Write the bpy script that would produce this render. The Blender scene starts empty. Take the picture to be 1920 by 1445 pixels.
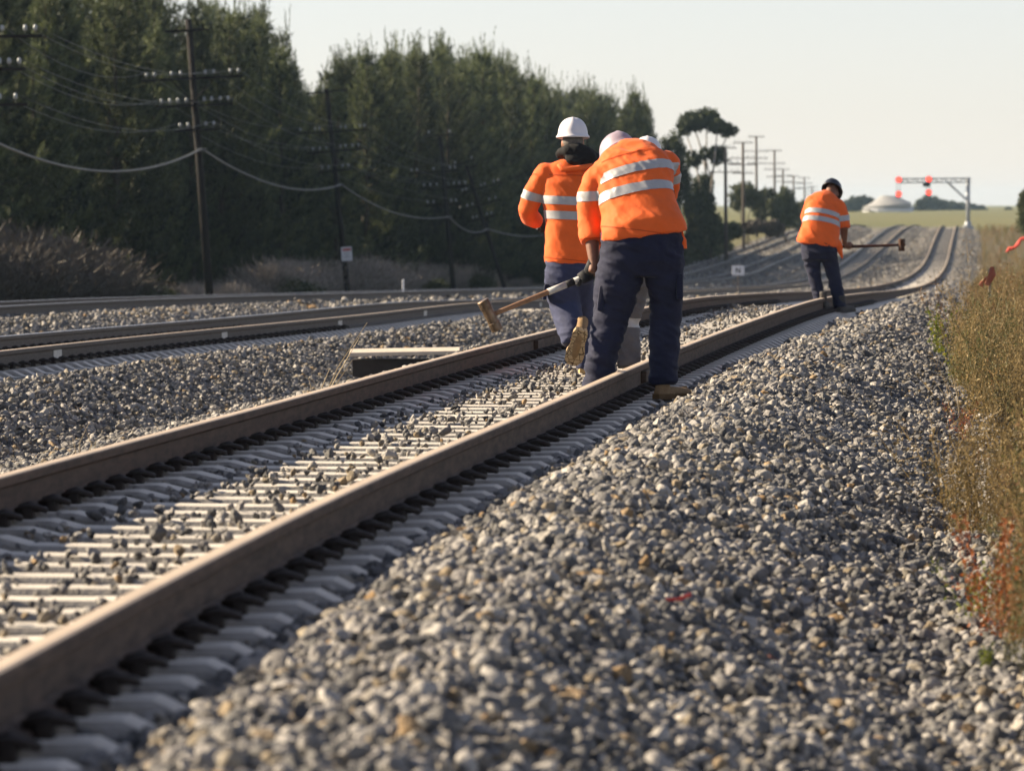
import bpy, bmesh, math, random
import numpy as np
from mathutils import Vector, Matrix, Euler, noise
random.seed(7); rng = np.random.default_rng(11)
R = math.radians
sc = bpy.context.scene
C = sc.collection

# ------------------------------------------------------------------ camera
F, CX, CY, HOR = 11000.0, 960.0, 722.5, 385.0      # focal length in photo pixels, centre, horizon row
CAMZ = 1.26                                         # above the sleeper tops
PITCH = math.atan((CY - HOR) / F)
cam = bpy.data.cameras.new("camera"); camo = bpy.data.objects.new("camera", cam); C.objects.link(camo)
camo.location = (0, 0, CAMZ); camo.rotation_euler = (math.pi / 2 - PITCH, 0, 0)
cam.sensor_width = 36; cam.lens = 36 * F / 1920; cam.clip_start = 0.5; cam.clip_end = 20000
cam.dof.use_dof = True; cam.dof.focus_distance = 41.0; cam.dof.aperture_fstop = 7.9
sc.camera = camo

# ------------------------------------------------------------------ light
SUN_EL, SUN_AZ = R(26), R(13)       # azimuth measured from straight left, negative = behind the camera
to_sun = Vector((-math.cos(SUN_AZ) * math.cos(SUN_EL), math.sin(SUN_AZ) * math.cos(SUN_EL), math.sin(SUN_EL)))
w = bpy.data.worlds.new("World"); sc.world = w; w.use_nodes = True
wn = w.node_tree.nodes; wl = w.node_tree.links; wn.clear()
sky = wn.new("ShaderNodeTexSky"); sky.sky_type = 'NISHITA'; sky.sun_disc = False
sky.sun_elevation = SUN_EL; sky.sun_rotation = math.atan2(to_sun.x, to_sun.y)
sky.altitude = 0; sky.air_density = 1.0; sky.dust_density = 0.1; sky.ozone_density = 3.0
bg = wn.new("ShaderNodeBackground"); bg.inputs[1].default_value = 0.050
wo = wn.new("ShaderNodeOutputWorld"); hz = wn.new("ShaderNodeHueSaturation"); hz.inputs["Saturation"].default_value = 0.55      # thin high haze whitens this sky
tn = wn.new("ShaderNodeMix"); tn.data_type = 'RGBA'; tn.blend_type = 'MULTIPLY'; tn.inputs[0].default_value = 1.0; tn.inputs[7].default_value = (1.07, 1.03, 1.10, 1)
wl.new(sky.outputs[0], hz.inputs["Color"]); wl.new(hz.outputs[0], tn.inputs[6]); wl.new(tn.outputs[2], bg.inputs[0]); wl.new(bg.outputs[0], wo.inputs[0])
sl = bpy.data.lights.new("sun", 'SUN'); sl.energy = 5.0; sl.angle = R(0.5); sl.color = (1.0, 0.83, 0.60)
so = bpy.data.objects.new("sun", sl); C.objects.link(so); so.rotation_euler = to_sun.to_track_quat('Z', 'Y').to_euler()
sc.view_settings.view_transform = 'Standard'; sc.view_settings.look = 'None'
sc.view_settings.exposure = 1.50; sc.view_settings.gamma = 1.0
sc.render.engine = 'CYCLES'; sc.cycles.use_denoising = True; sc.cycles.max_bounces = 6
sc.cycles.transparent_max_bounces = 8; sc.cycles.volume_bounces = 0

# ------------------------------------------------------------------ helpers
def P(px, py, Y):
    """photo pixel + distance along the view -> world point"""
    t = math.tan(PITCH); v = -(py - CY) / F
    c, s = math.cos(PITCH), math.sin(PITCH)
    dy = c + v * s; dz = -s + v * c
    k = Y / dy
    return Vector(((px - CX) / F * k, Y, CAMZ + dz * k))

def mesh_from(name, v, f, mats, fm=None, smooth=False):
    m = bpy.data.meshes.new(name); m.from_pydata([tuple(a) for a in v], [], [tuple(a) for a in f])
    for a in (mats if isinstance(mats, (list, tuple)) else [mats]): m.materials.append(a)
    if fm is not None: m.polygons.foreach_set("material_index", np.asarray(fm, dtype=np.int32))
    if smooth: m.polygons.foreach_set("use_smooth", np.ones(len(m.polygons), dtype=bool))
    m.update(); return m

def fast_mesh(name, v, f, mats, smooth=False):
    """v (N,3), f (M,k) numpy arrays"""
    v = np.asarray(v, np.float32); f = np.asarray(f, np.int32); k = f.shape[1]
    m = bpy.data.meshes.new(name); m.vertices.add(len(v)); m.vertices.foreach_set("co", v.ravel())
    m.loops.add(f.size); m.loops.foreach_set("vertex_index", f.ravel())
    m.polygons.add(len(f)); m.polygons.foreach_set("loop_start", np.arange(0, f.size, k, dtype=np.int32))
    m.polygons.foreach_set("loop_total", np.full(len(f), k, np.int32))
    if smooth: m.polygons.foreach_set("use_smooth", np.ones(len(f), dtype=bool))
    for a in (mats if isinstance(mats, (list, tuple)) else [mats]): m.materials.append(a)
    m.update(calc_edges=True); return m

def link(name, data, parent=None, loc=None):
    o = bpy.data.objects.new(name, data); C.objects.link(o)
    if parent is not None: o.parent = parent
    if loc is not None: o.location = loc
    return o

def tag(o, label=None, cat=None, group=None, kind=None):
    if label: o["label"] = label
    if cat: o["category"] = cat
    if group: o["group"] = group
    if kind: o["kind"] = kind
    return o

def thing(name, label, cat, loc=(0, 0, 0), group=None):
    o = bpy.data.objects.new(name, None); C.objects.link(o); o.location = loc; o.empty_display_size = 0.2
    return tag(o, label, cat, group)

def dup(root, loc, rotz=0.0, scale=1.0, label=None, group=None):
    r = root.copy(); C.objects.link(r); r.location = loc; r.rotation_euler = (0, 0, rotz); r.scale = (scale,) * 3
    if label: r["label"] = label
    if group: r["group"] = group
    for ch in list(root.children):
        c = ch.copy(); C.objects.link(c); c.parent = r
        for g in list(ch.children):
            d = g.copy(); C.objects.link(d); d.parent = c
    return r

class MB:
    """collects shapes into one mesh"""
    def __init__(s): s.v = []; s.f = []; s.m = []
    def add(s, v, f, mi=0):
        b = len(s.v); s.v += [Vector(a) for a in v]; s.f += [tuple(b + i for i in q) for q in f]; s.m += [mi] * len(f); return s
    def box(s, c, d, rot=None, mi=0, bev=0.0):
        bm = bmesh.new(); bmesh.ops.create_cube(bm, size=1.0)
        bmesh.ops.scale(bm, vec=d, verts=bm.verts)
        if bev > 0: bmesh.ops.bevel(bm, geom=bm.edges[:], offset=bev, segments=2, affect='EDGES', profile=0.6)
        M = Matrix.Translation(Vector(c)) @ (rot.to_4x4() if rot is not None else Matrix.Identity(4))
        bmesh.ops.transform(bm, matrix=M, verts=bm.verts); bm.verts.index_update()
        s.add([v.co.copy() for v in bm.verts], [[v.index for v in f.verts] for f in bm.faces], mi); bm.free(); return s
    def tube(s, pts, rad, n=10, side=None, mi=0, cap=True, power=2.0):
        """loft of (elliptic) rings; rad items are r or (a,b): a along side, b across"""
        pts = [Vector(p) for p in pts]; N = len(pts); base = len(s.v)
        fr = None
        for i, p in enumerate(pts):
            t = (pts[min(i + 1, N - 1)] - pts[max(i - 1, 0)]).normalized()
            if side is not None: sd = Vector(side[i] if isinstance(side, list) else side)
            elif fr is None: sd = t.cross(Vector((0, 0, 1))); sd = sd if sd.length > 0.05 else t.cross(Vector((1, 0, 0)))
            else: sd = fr
            sd = (sd - t * sd.dot(t)).normalized(); fr = sd; up = t.cross(sd)
            a, b = rad[i] if isinstance(rad[i], (tuple, list)) else (rad[i], rad[i])
            for k in range(n):
                th = 2 * math.pi * k / n; ct, st = math.cos(th), math.sin(th)
                if power != 2.0:
                    ct = math.copysign(abs(ct) ** (2 / power), ct); st = math.copysign(abs(st) ** (2 / power), st)
                s.v.append(p + sd * (a * ct) + up * (b * st))
        for i in range(N - 1):
            for k in range(n):
                k2 = (k + 1) % n; q = base + i * n
                s.f.append((q + k, q + k2, q + n + k2, q + n + k)); s.m.append(mi)
        if cap:
            s.f.append(tuple(base + k for k in range(n))[::-1]); s.m.append(mi)
            s.f.append(tuple(base + (N - 1) * n + k for k in range(n))); s.m.append(mi)
        return s
    def capsule(s, a, b, ra, rb, n=14, mi=0, side=None):
        a, b = Vector(a), Vector(b); t = (b - a).normalized()
        pts, rd = [], []
        sc_ = lambda r, k: tuple(x * k for x in r) if isinstance(r, (tuple, list)) else r * k
        mx = lambda r: min(r) if isinstance(r, (tuple, list)) else r
        for k in (1.0, 0.85, 0.5, 0.0):
            pts.append(a - t * mx(ra) * k * 0.999); rd.append(sc_(ra, max(0.05, math.sqrt(max(0, 1 - k * k)))))
        for k in (0.0, 0.5, 0.85, 1.0):
            pts.append(b + t * mx(rb) * k * 0.999); rd.append(sc_(rb, max(0.05, math.sqrt(max(0, 1 - k * k)))))
        return s.tube(pts, rd, n, side=side, mi=mi)
    def ball(s, c, r, n=12, mi=0, rot=None):
        c = Vector(c); r = r if isinstance(r, (tuple, list)) else (r, r, r)
        bm = bmesh.new(); bmesh.ops.create_uvsphere(bm, u_segments=n, v_segments=max(6, n // 2 + 1), radius=1.0)
        bmesh.ops.scale(bm, vec=r, verts=bm.verts)
        M = Matrix.Translation(c) @ (rot.to_4x4() if rot is not None else Matrix.Identity(4))
        bmesh.ops.transform(bm, matrix=M, verts=bm.verts); bm.verts.index_update()
        s.add([v.co.copy() for v in bm.verts], [[v.index for v in f.verts] for f in bm.faces], mi); bm.free(); return s
    def mesh(s, name, mats, smooth=False): return mesh_from(name, s.v, s.f, mats, s.m, smooth)
    def build(s, name, mats, parent=None, smooth=False, loc=None):
        return link(name, s.mesh(name, mats, smooth), parent, loc)

# ------------------------------------------------------------------ materials
def mat(name, col, rough=0.8, metal=0.0, var=0.25, scale=8.0, bump=0.0, bscale=None, col2=None, spec=0.3, rnd=0.0, coord='Object', detail=6.0, stretch=None, transl=0.0, sheen=0.0):
    m = bpy.data.materials.new(name); m.use_nodes = True; nt = m.node_tree; n = nt.nodes; l = nt.links
    b = n["Principled BSDF"]; b.inputs["Roughness"].default_value = rough; b.inputs["Metallic"].default_value = metal
    b.inputs["Specular IOR Level"].default_value = spec
    if sheen: b.inputs["Sheen Weight"].default_value = sheen
    tc = n.new("ShaderNodeTexCoord"); src = tc.outputs[coord]
    if stretch:
        mp = n.new("ShaderNodeMapping"); mp.inputs["Scale"].default_value = stretch; l.new(src, mp.inputs[0]); src = mp.outputs[0]
    nz = n.new("ShaderNodeTexNoise"); nz.inputs["Scale"].default_value = scale; nz.inputs["Detail"].default_value = detail; nz.inputs["Roughness"].default_value = 0.65
    l.new(src, nz.inputs["Vector"])
    cr = n.new("ShaderNodeValToRGB"); l.new(nz.outputs["Fac"], cr.inputs[0])
    c1 = tuple(max(0, c * (1 - var)) for c in col); c2 = col2 if col2 else tuple(min(1, c * (1 + var)) for c in col)
    cr.color_ramp.elements[0].position = 0.32; cr.color_ramp.elements[0].color = (*c1, 1)
    cr.color_ramp.elements[1].position = 0.68; cr.color_ramp.elements[1].color = (*c2, 1)
    out = cr.outputs[0]
    if rnd > 0:
        oi = n.new("ShaderNodeObjectInfo"); hs = n.new("ShaderNodeHueSaturation")
        mr = n.new("ShaderNodeMapRange"); mr.inputs["To Min"].default_value = 1 - rnd; mr.inputs["To Max"].default_value = 1 + rnd
        l.new(oi.outputs["Random"], mr.inputs["Value"]); l.new(mr.outputs[0], hs.inputs["Value"]); l.new(out, hs.inputs["Color"]); out = hs.outputs[0]
    l.new(out, b.inputs["Base Color"])
    if bump > 0:
        nb = n.new("ShaderNodeTexNoise"); nb.inputs["Scale"].default_value = bscale or scale * 4; nb.inputs["Detail"].default_value = 5
        l.new(src, nb.inputs["Vector"])
        bp = n.new("ShaderNodeBump"); bp.inputs["Strength"].default_value = bump; bp.inputs["Distance"].default_value = 0.02
        l.new(nb.outputs["Fac"], bp.inputs["Height"]); l.new(bp.outputs[0], b.inputs["Normal"])
    if transl > 0:
        tr = n.new("ShaderNodeBsdfTranslucent"); l.new(out, tr.inputs[0]); mx = n.new("ShaderNodeMixShader"); mx.inputs[0].default_value = transl
        l.new(b.outputs[0], mx.inputs[1]); l.new(tr.outputs[0], mx.inputs[2]); l.new(mx.outputs[0], n["Material Output"].inputs[0])
    return m

def stone_mat(name):
    m = bpy.data.materials.new(name); m.use_nodes = True; nt = m.node_tree; n = nt.nodes; l = nt.links
    b = n["Principled BSDF"]; b.inputs["Roughness"].default_value = 0.85; b.inputs["Specular IOR Level"].default_value = 0.25
    oi = n.new("ShaderNodeObjectInfo"); cr = n.new("ShaderNodeValToRGB"); l.new(oi.outputs["Random"], cr.inputs[0])
    e = cr.color_ramp.elements
    e[0].position = 0; e[0].color = (0.074, 0.073, 0.074, 1); e[1].position = 1.0; e[1].color = (0.274, 0.175, 0.084, 1)
    for p, c in ((0.3, (0.145, 0.141, 0.136, 1)), (0.62, (0.252, 0.237, 0.224, 1)), (0.82, (0.402, 0.378, 0.344, 1)), (0.92, (0.228, 0.198, 0.152, 1)), (0.975, (0.258, 0.205, 0.137, 1))):
        q = e.new(p); q.color = c
    tc = n.new("ShaderNodeTexCoord"); nz = n.new("ShaderNodeTexNoise"); nz.inputs["Scale"].default_value = 1.6; nz.inputs["Detail"].default_value = 5
    l.new(tc.outputs["Object"], nz.inputs["Vector"])
    mx = n.new("ShaderNodeMix"); mx.data_type = 'RGBA'; mx.blend_type = 'MULTIPLY'; mx.inputs[0].default_value = 0.55
    c2 = n.new("ShaderNodeValToRGB"); l.new(nz.outputs["Fac"], c2.inputs[0]); c2.color_ramp.elements[0].color = (0.35, 0.36, 0.38, 1); c2.color_ramp.elements[0].position = 0.3; c2.color_ramp.elements[1].position = 0.62
    l.new(cr.outputs[0], mx.inputs[6]); l.new(c2.outputs[0], mx.inputs[7]); l.new(mx.outputs[2], b.inputs["Base Color"])
    bp = n.new("ShaderNodeBump"); bp.inputs["Strength"].default_value = 0.5; bp.inputs["Distance"].default_value = 0.08
    l.new(nz.outputs["Fac"], bp.inputs["Height"]); l.new(bp.outputs[0], b.inputs["Normal"])
    return m

def leaf_mat(name, dark, light, transl=0.25, rnd=0.15):
    """leaf colour varies by the 'tone' of each clump"""
    m = bpy.data.materials.new(name); m.use_nodes = True; nt = m.node_tree; n = nt.nodes; l = nt.links
    b = n["Principled BSDF"]; b.inputs["Roughness"].default_value = 0.65; b.inputs["Specular IOR Level"].default_value = 0.25
    at = n.new("ShaderNodeAttribute"); at.attribute_name = "tone"
    mx = n.new("ShaderNodeMix"); mx.data_type = 'RGBA'; mx.inputs[6].default_value = (*dark, 1); mx.inputs[7].default_value = (*light, 1)
    l.new(at.outputs["Fac"], mx.inputs[0])
    oi = n.new("ShaderNodeObjectInfo"); hs = n.new("ShaderNodeHueSaturation"); mr = n.new("ShaderNodeMapRange")
    mr.inputs["To Min"].default_value = 1 - rnd; mr.inputs["To Max"].default_value = 1 + rnd
    l.new(oi.outputs["Random"], mr.inputs["Value"]); l.new(mr.outputs[0], hs.inputs["Value"]); l.new(mx.outputs[2], hs.inputs["Color"])
    l.new(hs.outputs[0], b.inputs["Base Color"])
    tr = n.new("ShaderNodeBsdfTranslucent"); l.new(hs.outputs[0], tr.inputs[0]); ms = n.new("ShaderNodeMixShader"); ms.inputs[0].default_value = transl
    l.new(b.outputs[0], ms.inputs[1]); l.new(tr.outputs[0], ms.inputs[2]); l.new(ms.outputs[0], n["Material Output"].inputs[0])
    return m

def emit_mat(name, col, strength):
    m = bpy.data.materials.new(name); m.use_nodes = True; b = m.node_tree.nodes["Principled BSDF"]
    b.inputs["Base Color"].default_value = (*col, 1); b.inputs["Emission Color"].default_value = (*col, 1); b.inputs["Emission Strength"].default_value = strength
    return m

M = {}
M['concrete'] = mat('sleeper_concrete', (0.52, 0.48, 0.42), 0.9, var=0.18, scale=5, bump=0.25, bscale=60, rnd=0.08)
M['concrete_side'] = mat('sleeper_shaded_side', (0.26, 0.245, 0.225), 0.95, var=0.3, scale=9, bump=0.3, bscale=50)  # darker than the tops: shade on the side faces put into the colour
M['rust_side'] = mat('rail_rust', (0.062, 0.038, 0.026), 0.8, 0.0, var=0.5, scale=0.7, bump=0.15, bscale=40, stretch=(6, 6, 40), col2=(0.105, 0.066, 0.045))
M['head_dusty'] = mat('rail_head_dusty', (0.47, 0.375, 0.28), 0.6, 0.0, var=0.12, scale=3, stretch=(3, 0.6, 3))
M['head_worn'] = mat('rail_head_worn', (0.42, 0.41, 0.40), 0.38, 0.7, var=0.12, scale=3, stretch=(3, 0.4, 3))
M['side_grey'] = mat('rail_side_grey', (0.10, 0.085, 0.072), 0.8, 0.1, var=0.3, scale=2, stretch=(6, 3, 30))
M['clip'] = mat('clip_steel', (0.022, 0.016, 0.013), 0.7, 0.2, var=0.4, scale=30)
M['stone'] = stone_mat('ballast_stone')
M['white_paint'] = mat('white_paint', (0.55, 0.53, 0.48), 0.8, var=0.15, scale=20)
M['pole_wood'] = mat('pole_wood', (0.008, 0.006, 0.006), 0.9, var=0.4, scale=6, stretch=(8, 8, 1))
M['pole_grey'] = mat('pole_weathered', (0.085, 0.068, 0.055), 0.9, var=0.3, scale=6, stretch=(8, 8, 1))
M['porcelain'] = mat('insulator_glass', (0.23, 0.25, 0.26), 0.35, var=0.08, scale=5, spec=0.6)
M['cable'] = mat('cable_grey', (0.11, 0.115, 0.11), 0.6, var=0.2, scale=1)
M['wire'] = mat('wire_copper', (0.07, 0.075, 0.075), 0.5, 0.2, var=0.2, scale=1)
M['bark'] = mat('bark', (0.05, 0.04, 0.03), 0.95, var=0.4, scale=5)
M['gumbark'] = mat('gum_bark', (0.30, 0.27, 0.23), 0.9, var=0.35, scale=2, stretch=(3, 3, 0.8))
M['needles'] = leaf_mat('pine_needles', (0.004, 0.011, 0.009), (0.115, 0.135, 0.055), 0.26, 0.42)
M['gum'] = leaf_mat('gum_leaves', (0.022, 0.032, 0.016), (0.07, 0.085, 0.035), 0.25, 0.1)
M['bush'] = leaf_mat('bush_leaves', (0.03, 0.042, 0.018), (0.10, 0.105, 0.045), 0.25, 0.2)
M['twig'] = leaf_mat('dry_twigs', (0.04, 0.035, 0.031), (0.095, 0.08, 0.068), 0.1, 0.2)
M['twigpale'] = leaf_mat('pale_dry_twigs', (0.13, 0.115, 0.10), (0.30, 0.26, 0.225), 0.15, 0.2)
M['weed'] = leaf_mat('dry_weed', (0.08, 0.06, 0.028), (0.29, 0.205, 0.085), 0.35, 0.25)
M['weedolive'] = leaf_mat('olive_weed', (0.05, 0.055, 0.022), (0.15, 0.14, 0.055), 0.3, 0.25)
M['weedbrown'] = leaf_mat('brown_weed', (0.09, 0.05, 0.025), (0.22, 0.13, 0.06), 0.3, 0.2)
M['weedred'] = leaf_mat('red_weed', (0.12, 0.03, 0.012), (0.34, 0.11, 0.03), 0.35, 0.1)
M['weedgreen'] = leaf_mat('green_weed', (0.07, 0.10, 0.015), (0.22, 0.24, 0.03), 0.4, 0.15)
M['fartree'] = leaf_mat('far_leaves', (0.03, 0.04, 0.025), (0.075, 0.085, 0.045), 0.2, 0.15)
M['flower'] = mat('yellow_petals', (0.75, 0.62, 0.02), 0.6, var=0.1, scale=20)
M['orange'] = mat('hi_vis_orange', (0.81, 0.130, 0.018), 0.75, var=0.10, scale=6, bump=0.28, bscale=14, sheen=0.1, transl=0.12)
M['orange_dark'] = mat('hi_vis_seam', (0.55, 0.07, 0.010), 0.8, var=0.1, scale=6)
M['tape'] = mat('reflective_tape', (0.36, 0.36, 0.365), 0.45, 0.1, var=0.08, scale=30, bump=0.05, bscale=150)
M['navy'] = mat('navy_cotton', (0.0105, 0.0125, 0.032), 0.85, var=0.25, scale=7, bump=0.4, bscale=14, sheen=0.04)
M['greyblue'] = mat('faded_blue_cotton', (0.030, 0.036, 0.078), 0.85, var=0.25, scale=7, bump=0.4, bscale=14, sheen=0.04)
M['greytrouser'] = mat('grey_cotton', (0.10, 0.095, 0.10), 0.85, var=0.2, scale=7, bump=0.4, bscale=14, sheen=0.04)
M['skin'] = mat('skin', (0.30, 0.155, 0.10), 0.55, var=0.12, scale=12)
M['skin_dark'] = mat('skin_tanned', (0.17, 0.08, 0.05), 0.55, var=0.15, scale=12)
M['hair'] = mat('grey_hair', (0.14, 0.125, 0.11), 0.8, var=0.3, scale=60)
M['helmet'] = mat('helmet_white', (0.62, 0.595, 0.61), 0.42, var=0.05, scale=8, spec=0.5, bump=0.02)
M['helmet_shaded'] = mat('helmet_shade_tint', (0.30, 0.24, 0.285), 0.45, var=0.12, scale=8, spec=0.5, bump=0.02)  # white helmet in part shade: the purplish shade is painted into its colour
M['helmet_dark'] = mat('helmet_navy', (0.012, 0.014, 0.022), 0.35, var=0.1, scale=8, spec=0.5)
M['black'] = mat('black_fleece', (0.012, 0.012, 0.013), 0.9, var=0.3, scale=30)
M['glove'] = mat('black_glove', (0.015, 0.015, 0.018), 0.7, var=0.3, scale=30)
M['boot'] = mat('tan_boot', (0.22, 0.14, 0.07), 0.8, var=0.25, scale=15, bump=0.2)
M['sole'] = mat('boot_sole', (0.50, 0.34, 0.15), 0.8, var=0.2, scale=15)
M['soledark'] = mat('boot_sole_groove', (0.12, 0.07, 0.03), 0.9, var=0.2, scale=15)
M['bootblack'] = mat('dark_boot', (0.05, 0.045, 0.042), 0.7, var=0.3, scale=15)
M['wood'] = mat('handle_wood', (0.22, 0.125, 0.07), 0.6, var=0.3, scale=6, stretch=(14, 14, 14))
M['wooddark'] = mat('handle_dark_wood', (0.075, 0.03, 0.018), 0.6, var=0.3, scale=6)
M['wrap'] = mat('handle_wrap', (0.42, 0.41, 0.39), 0.7, var=0.3, scale=25)
M['hammer'] = mat('hammer_steel', (0.17, 0.12, 0.078), 0.42, 0.6, var=0.5, scale=14, bump=0.2)
M['hammerdark'] = mat('hammer_rusty', (0.075, 0.035, 0.02), 0.7, 0.2, var=0.4, scale=25)
M['galv'] = mat('galvanised', (0.33, 0.345, 0.36), 0.6, 0.3, var=0.15, scale=4)
M['redlamp'] = emit_mat('signal_red', (1.0, 0.035, 0.02), 2.2)
M['signblack'] = mat('signal_black', (0.015, 0.015, 0.017), 0.8, var=0.2, scale=10)
M['signwhite'] = mat('sign_white', (0.72, 0.72, 0.74), 0.6, var=0.04, scale=10)
M['signred'] = mat('sign_red', (0.45, 0.06, 0.05), 0.6, var=0.1, scale=10)
M['slab'] = mat('slab_concrete', (0.50, 0.43, 0.35), 0.9, var=0.15, scale=6, bump=0.2)
M['slabdark'] = mat('pit_dark_void', (0.035, 0.03, 0.028), 0.9, var=0.3, scale=6)  # near-black colour stands in for the unlit void below the lid
M['tapepink'] = mat('pink_tape', (0.75, 0.12, 0.09), 0.6, var=0.2, scale=10, transl=0.3)
M['tapered'] = mat('red_tape', (0.60, 0.07, 0.05), 0.6, var=0.15, scale=10)
M['flag'] = mat('orange_flag', (0.42, 0.12, 0.07), 0.7, var=0.15, scale=10, transl=0.3)
M['roof'] = mat('tin_roof', (0.30, 0.295, 0.285), 0.6, 0.1, var=0.08, scale=0.6)
M['roofwhite'] = mat('white_band', (0.55, 0.56, 0.56), 0.6, var=0.05, scale=1)
M['wallbuff'] = mat('house_wall', (0.30, 0.26, 0.20), 0.8, var=0.1, scale=1)
M['darkglass'] = mat('window_dark', (0.03, 0.035, 0.04), 0.2, var=0.1, scale=1, spec=0.5)

# ------------------------------------------------------------------ the tracks as curves of distance
def curve(ys, vs, smooth=3):
    ys = np.array(ys, float); vs = np.array(vs, float)
    d = np.gradient(vs, ys); g = np.arange(ys[0], ys[-1] + 0.01, 0.5)
    i = np.clip(np.searchsorted(ys, g, side='right') - 1, 0, len(ys) - 2); h = ys[i + 1] - ys[i]; t = (g - ys[i]) / h
    r = (2*t**3-3*t**2+1)*vs[i] + (t**3-2*t**2+t)*h*d[i] + (-2*t**3+3*t**2)*vs[i+1] + (t**3-t**2)*h*d[i+1]
    k = np.ones(13) / 13
    for _ in range(smooth):
        e = np.concatenate([r[0] - (r[1]-r[0]) * np.arange(6, 0, -1), r, r[-1] + (r[-1]-r[-2]) * np.arange(1, 7)]); r = np.convolve(e, k, 'valid')
    def fn(y):
        y = np.asarray(y, float)
        return np.where(y < g[0], r[0] + (y-g[0])*(r[4]-r[0])/2.0, np.where(y > g[-1], r[-1] + (y-g[-1])*(r[-1]-r[-5])/2.0, np.interp(y, g, r)))
    return fn

GH = 0.7525                                     # half distance between the rail centres
RT = 0.18                                       # rail top above the sleepers
T1N = [(0,1245,13.81),(250,1110,16.39),(500,985,19.8),(700,890,23.5),(960,785,29.7),(1200,680,40.3),(1300,640,46.6),(1400,603,54.5),(1530,560,67.9),
       (1590,552,80),(1665,545,122),(1729,534,205),(1760,516,300),(1775,491,395),(1785,449,495),(1792,424,600)]
pts = [P(*q) for q in T1N]
z1n = [RT if q[2] < 69 else p.z for p, q in zip(pts, T1N)]
c1 = curve([p.y for p in pts], [p.x - GH for p in pts], 3)
z1 = curve([5]+[p.y for p in pts]+[640, 700], [RT]+z1n+[z1n[-1]-0.08, z1n[-1]-0.55], 3)
c2 = lambda y: -9.59 - GH + 0.0839 * np.asarray(y, float)
ZY = [5, 56, 89, 107, 121, 178, 237, 289, 331, 389, 444, 494, 555, 607, 640, 700]
z2 = curve(ZY, [0.0, -.125, -.378, -.50, -.69, -1.34, -2.03, -2.58, -2.86, -2.77, -2.21, -1.57, -.95, -.78, -.86, -1.4], 3)
c3 = lambda y: -15.7 - GH + 0.0839 * np.asarray(y, float)
z3 = curve([5, 60, 90, 146, 198, 287, 340, 365, 400, 454, 520, 608, 640, 700], [-.1, -.16, -.30, -.90, -1.53, -2.5, -2.9, -2.95, -2.72, -2.33, -1.6, -.75, -.86, -1.4], 3)
c4 = lambda y: -19.8 - GH + 0.0839 * np.asarray(y, float)
z4 = curve([5, 60, 90, 146, 198, 287, 340, 390, 430, 480, 540, 600, 650, 700], [-.3, -.4, -.62, -1.2, -1.85, -2.7, -2.95, -2.88, -2.62, -2.2, -1.72, -1.2, -.95, -1.4], 3)
TR = [(c1, z1), (c2, z2), (c3, z3), (c4, z4)]
def slope(c, y): return (float(c(y + 1)) - float(c(y - 1))) / 2

def ss(a, b, x): t = np.clip((x - a) / (b - a), 0, 1); return t * t * (3 - 2 * t)
def lump(x, y, s, seed=0.0):
    return (np.sin(x*s*1.7+seed+1.3*np.sin(y*s*0.9+seed)) * np.sin(y*s*1.3+2*seed+1.1*np.sin(x*s*1.2)) + 0.5*np.sin(x*s*3.9+seed*3+y*s*2.1)*np.sin(y*s*3.1-seed)) / 1.5

def terrain(x, y, full=False):
    x = np.asarray(x, float); y = np.asarray(y, float)
    u = [x - c(y) for c, _ in TR]; zz = [z(y) - RT for _, z in TR]
    surf = None
    for i in range(4):
        d = np.abs(u[i]); s = zz[i] - 0.100 + 0.045 * ss(.50, .62, d) - np.clip(d - 1.5, 0, None) * 0.42
        if i > 1: s = zz[i] - 0.02 - np.clip(d - 1.3, 0, None) * 0.42
        if i == 0:      # heaped shoulder on the right
            heap = 1 - 0.75 * ss(46, 60, y)
            r = -0.055 + (0.085 * ss(0.98, 1.4, u[0]) * heap) - np.clip(u[0] - 1.75, 0, None) * 0.36
            r = r + 0.035 * lump(x, y * 0.45, 2.2, 0.7) * ss(1.4, 2.2, u[0])
            s = np.where(u[0] > 0.9, zz[0] + r, s)
        surf = s if surf is None else np.maximum(surf, s)
    wr = ss(-7.0, -0.5, u[0])
    base = (zz[3] * (1 - wr) + zz[0] * wr) - 0.40 + 0.22 * ss(100, 220, y) * (u[0] < 0) + 0.05 * ss(4, 9, u[0]) + 0.06 * lump(x, y * 0.5, 0.9, 2.0)
    lift = ss(-8.0, -24.0 + 0 * u[3], u[3]) if False else 0
    soil = ss(-0.03, 0.07, base - surf) * (1 - ss(-2.6, -1.9, u[3]) * (u[0] < 0))
    z = np.maximum(surf, base)
    z = z + 0.012 * lump(x, y * 0.7, 5.0, 0.3) * (np.abs(u[0]) > 1.35)
    plain = np.interp(y, [600, 660, 1500, 3000, 6000], [-1.22, -1.08, -0.10, 0.45, 0.85])
    wp = ss(612, 690, y)
    z = z * (1 - wp) + plain * wp
    soil = np.maximum(soil, wp)
    return (z, soil, u) if full else z
def tz(x, y): return float(terrain(x, y))
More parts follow.
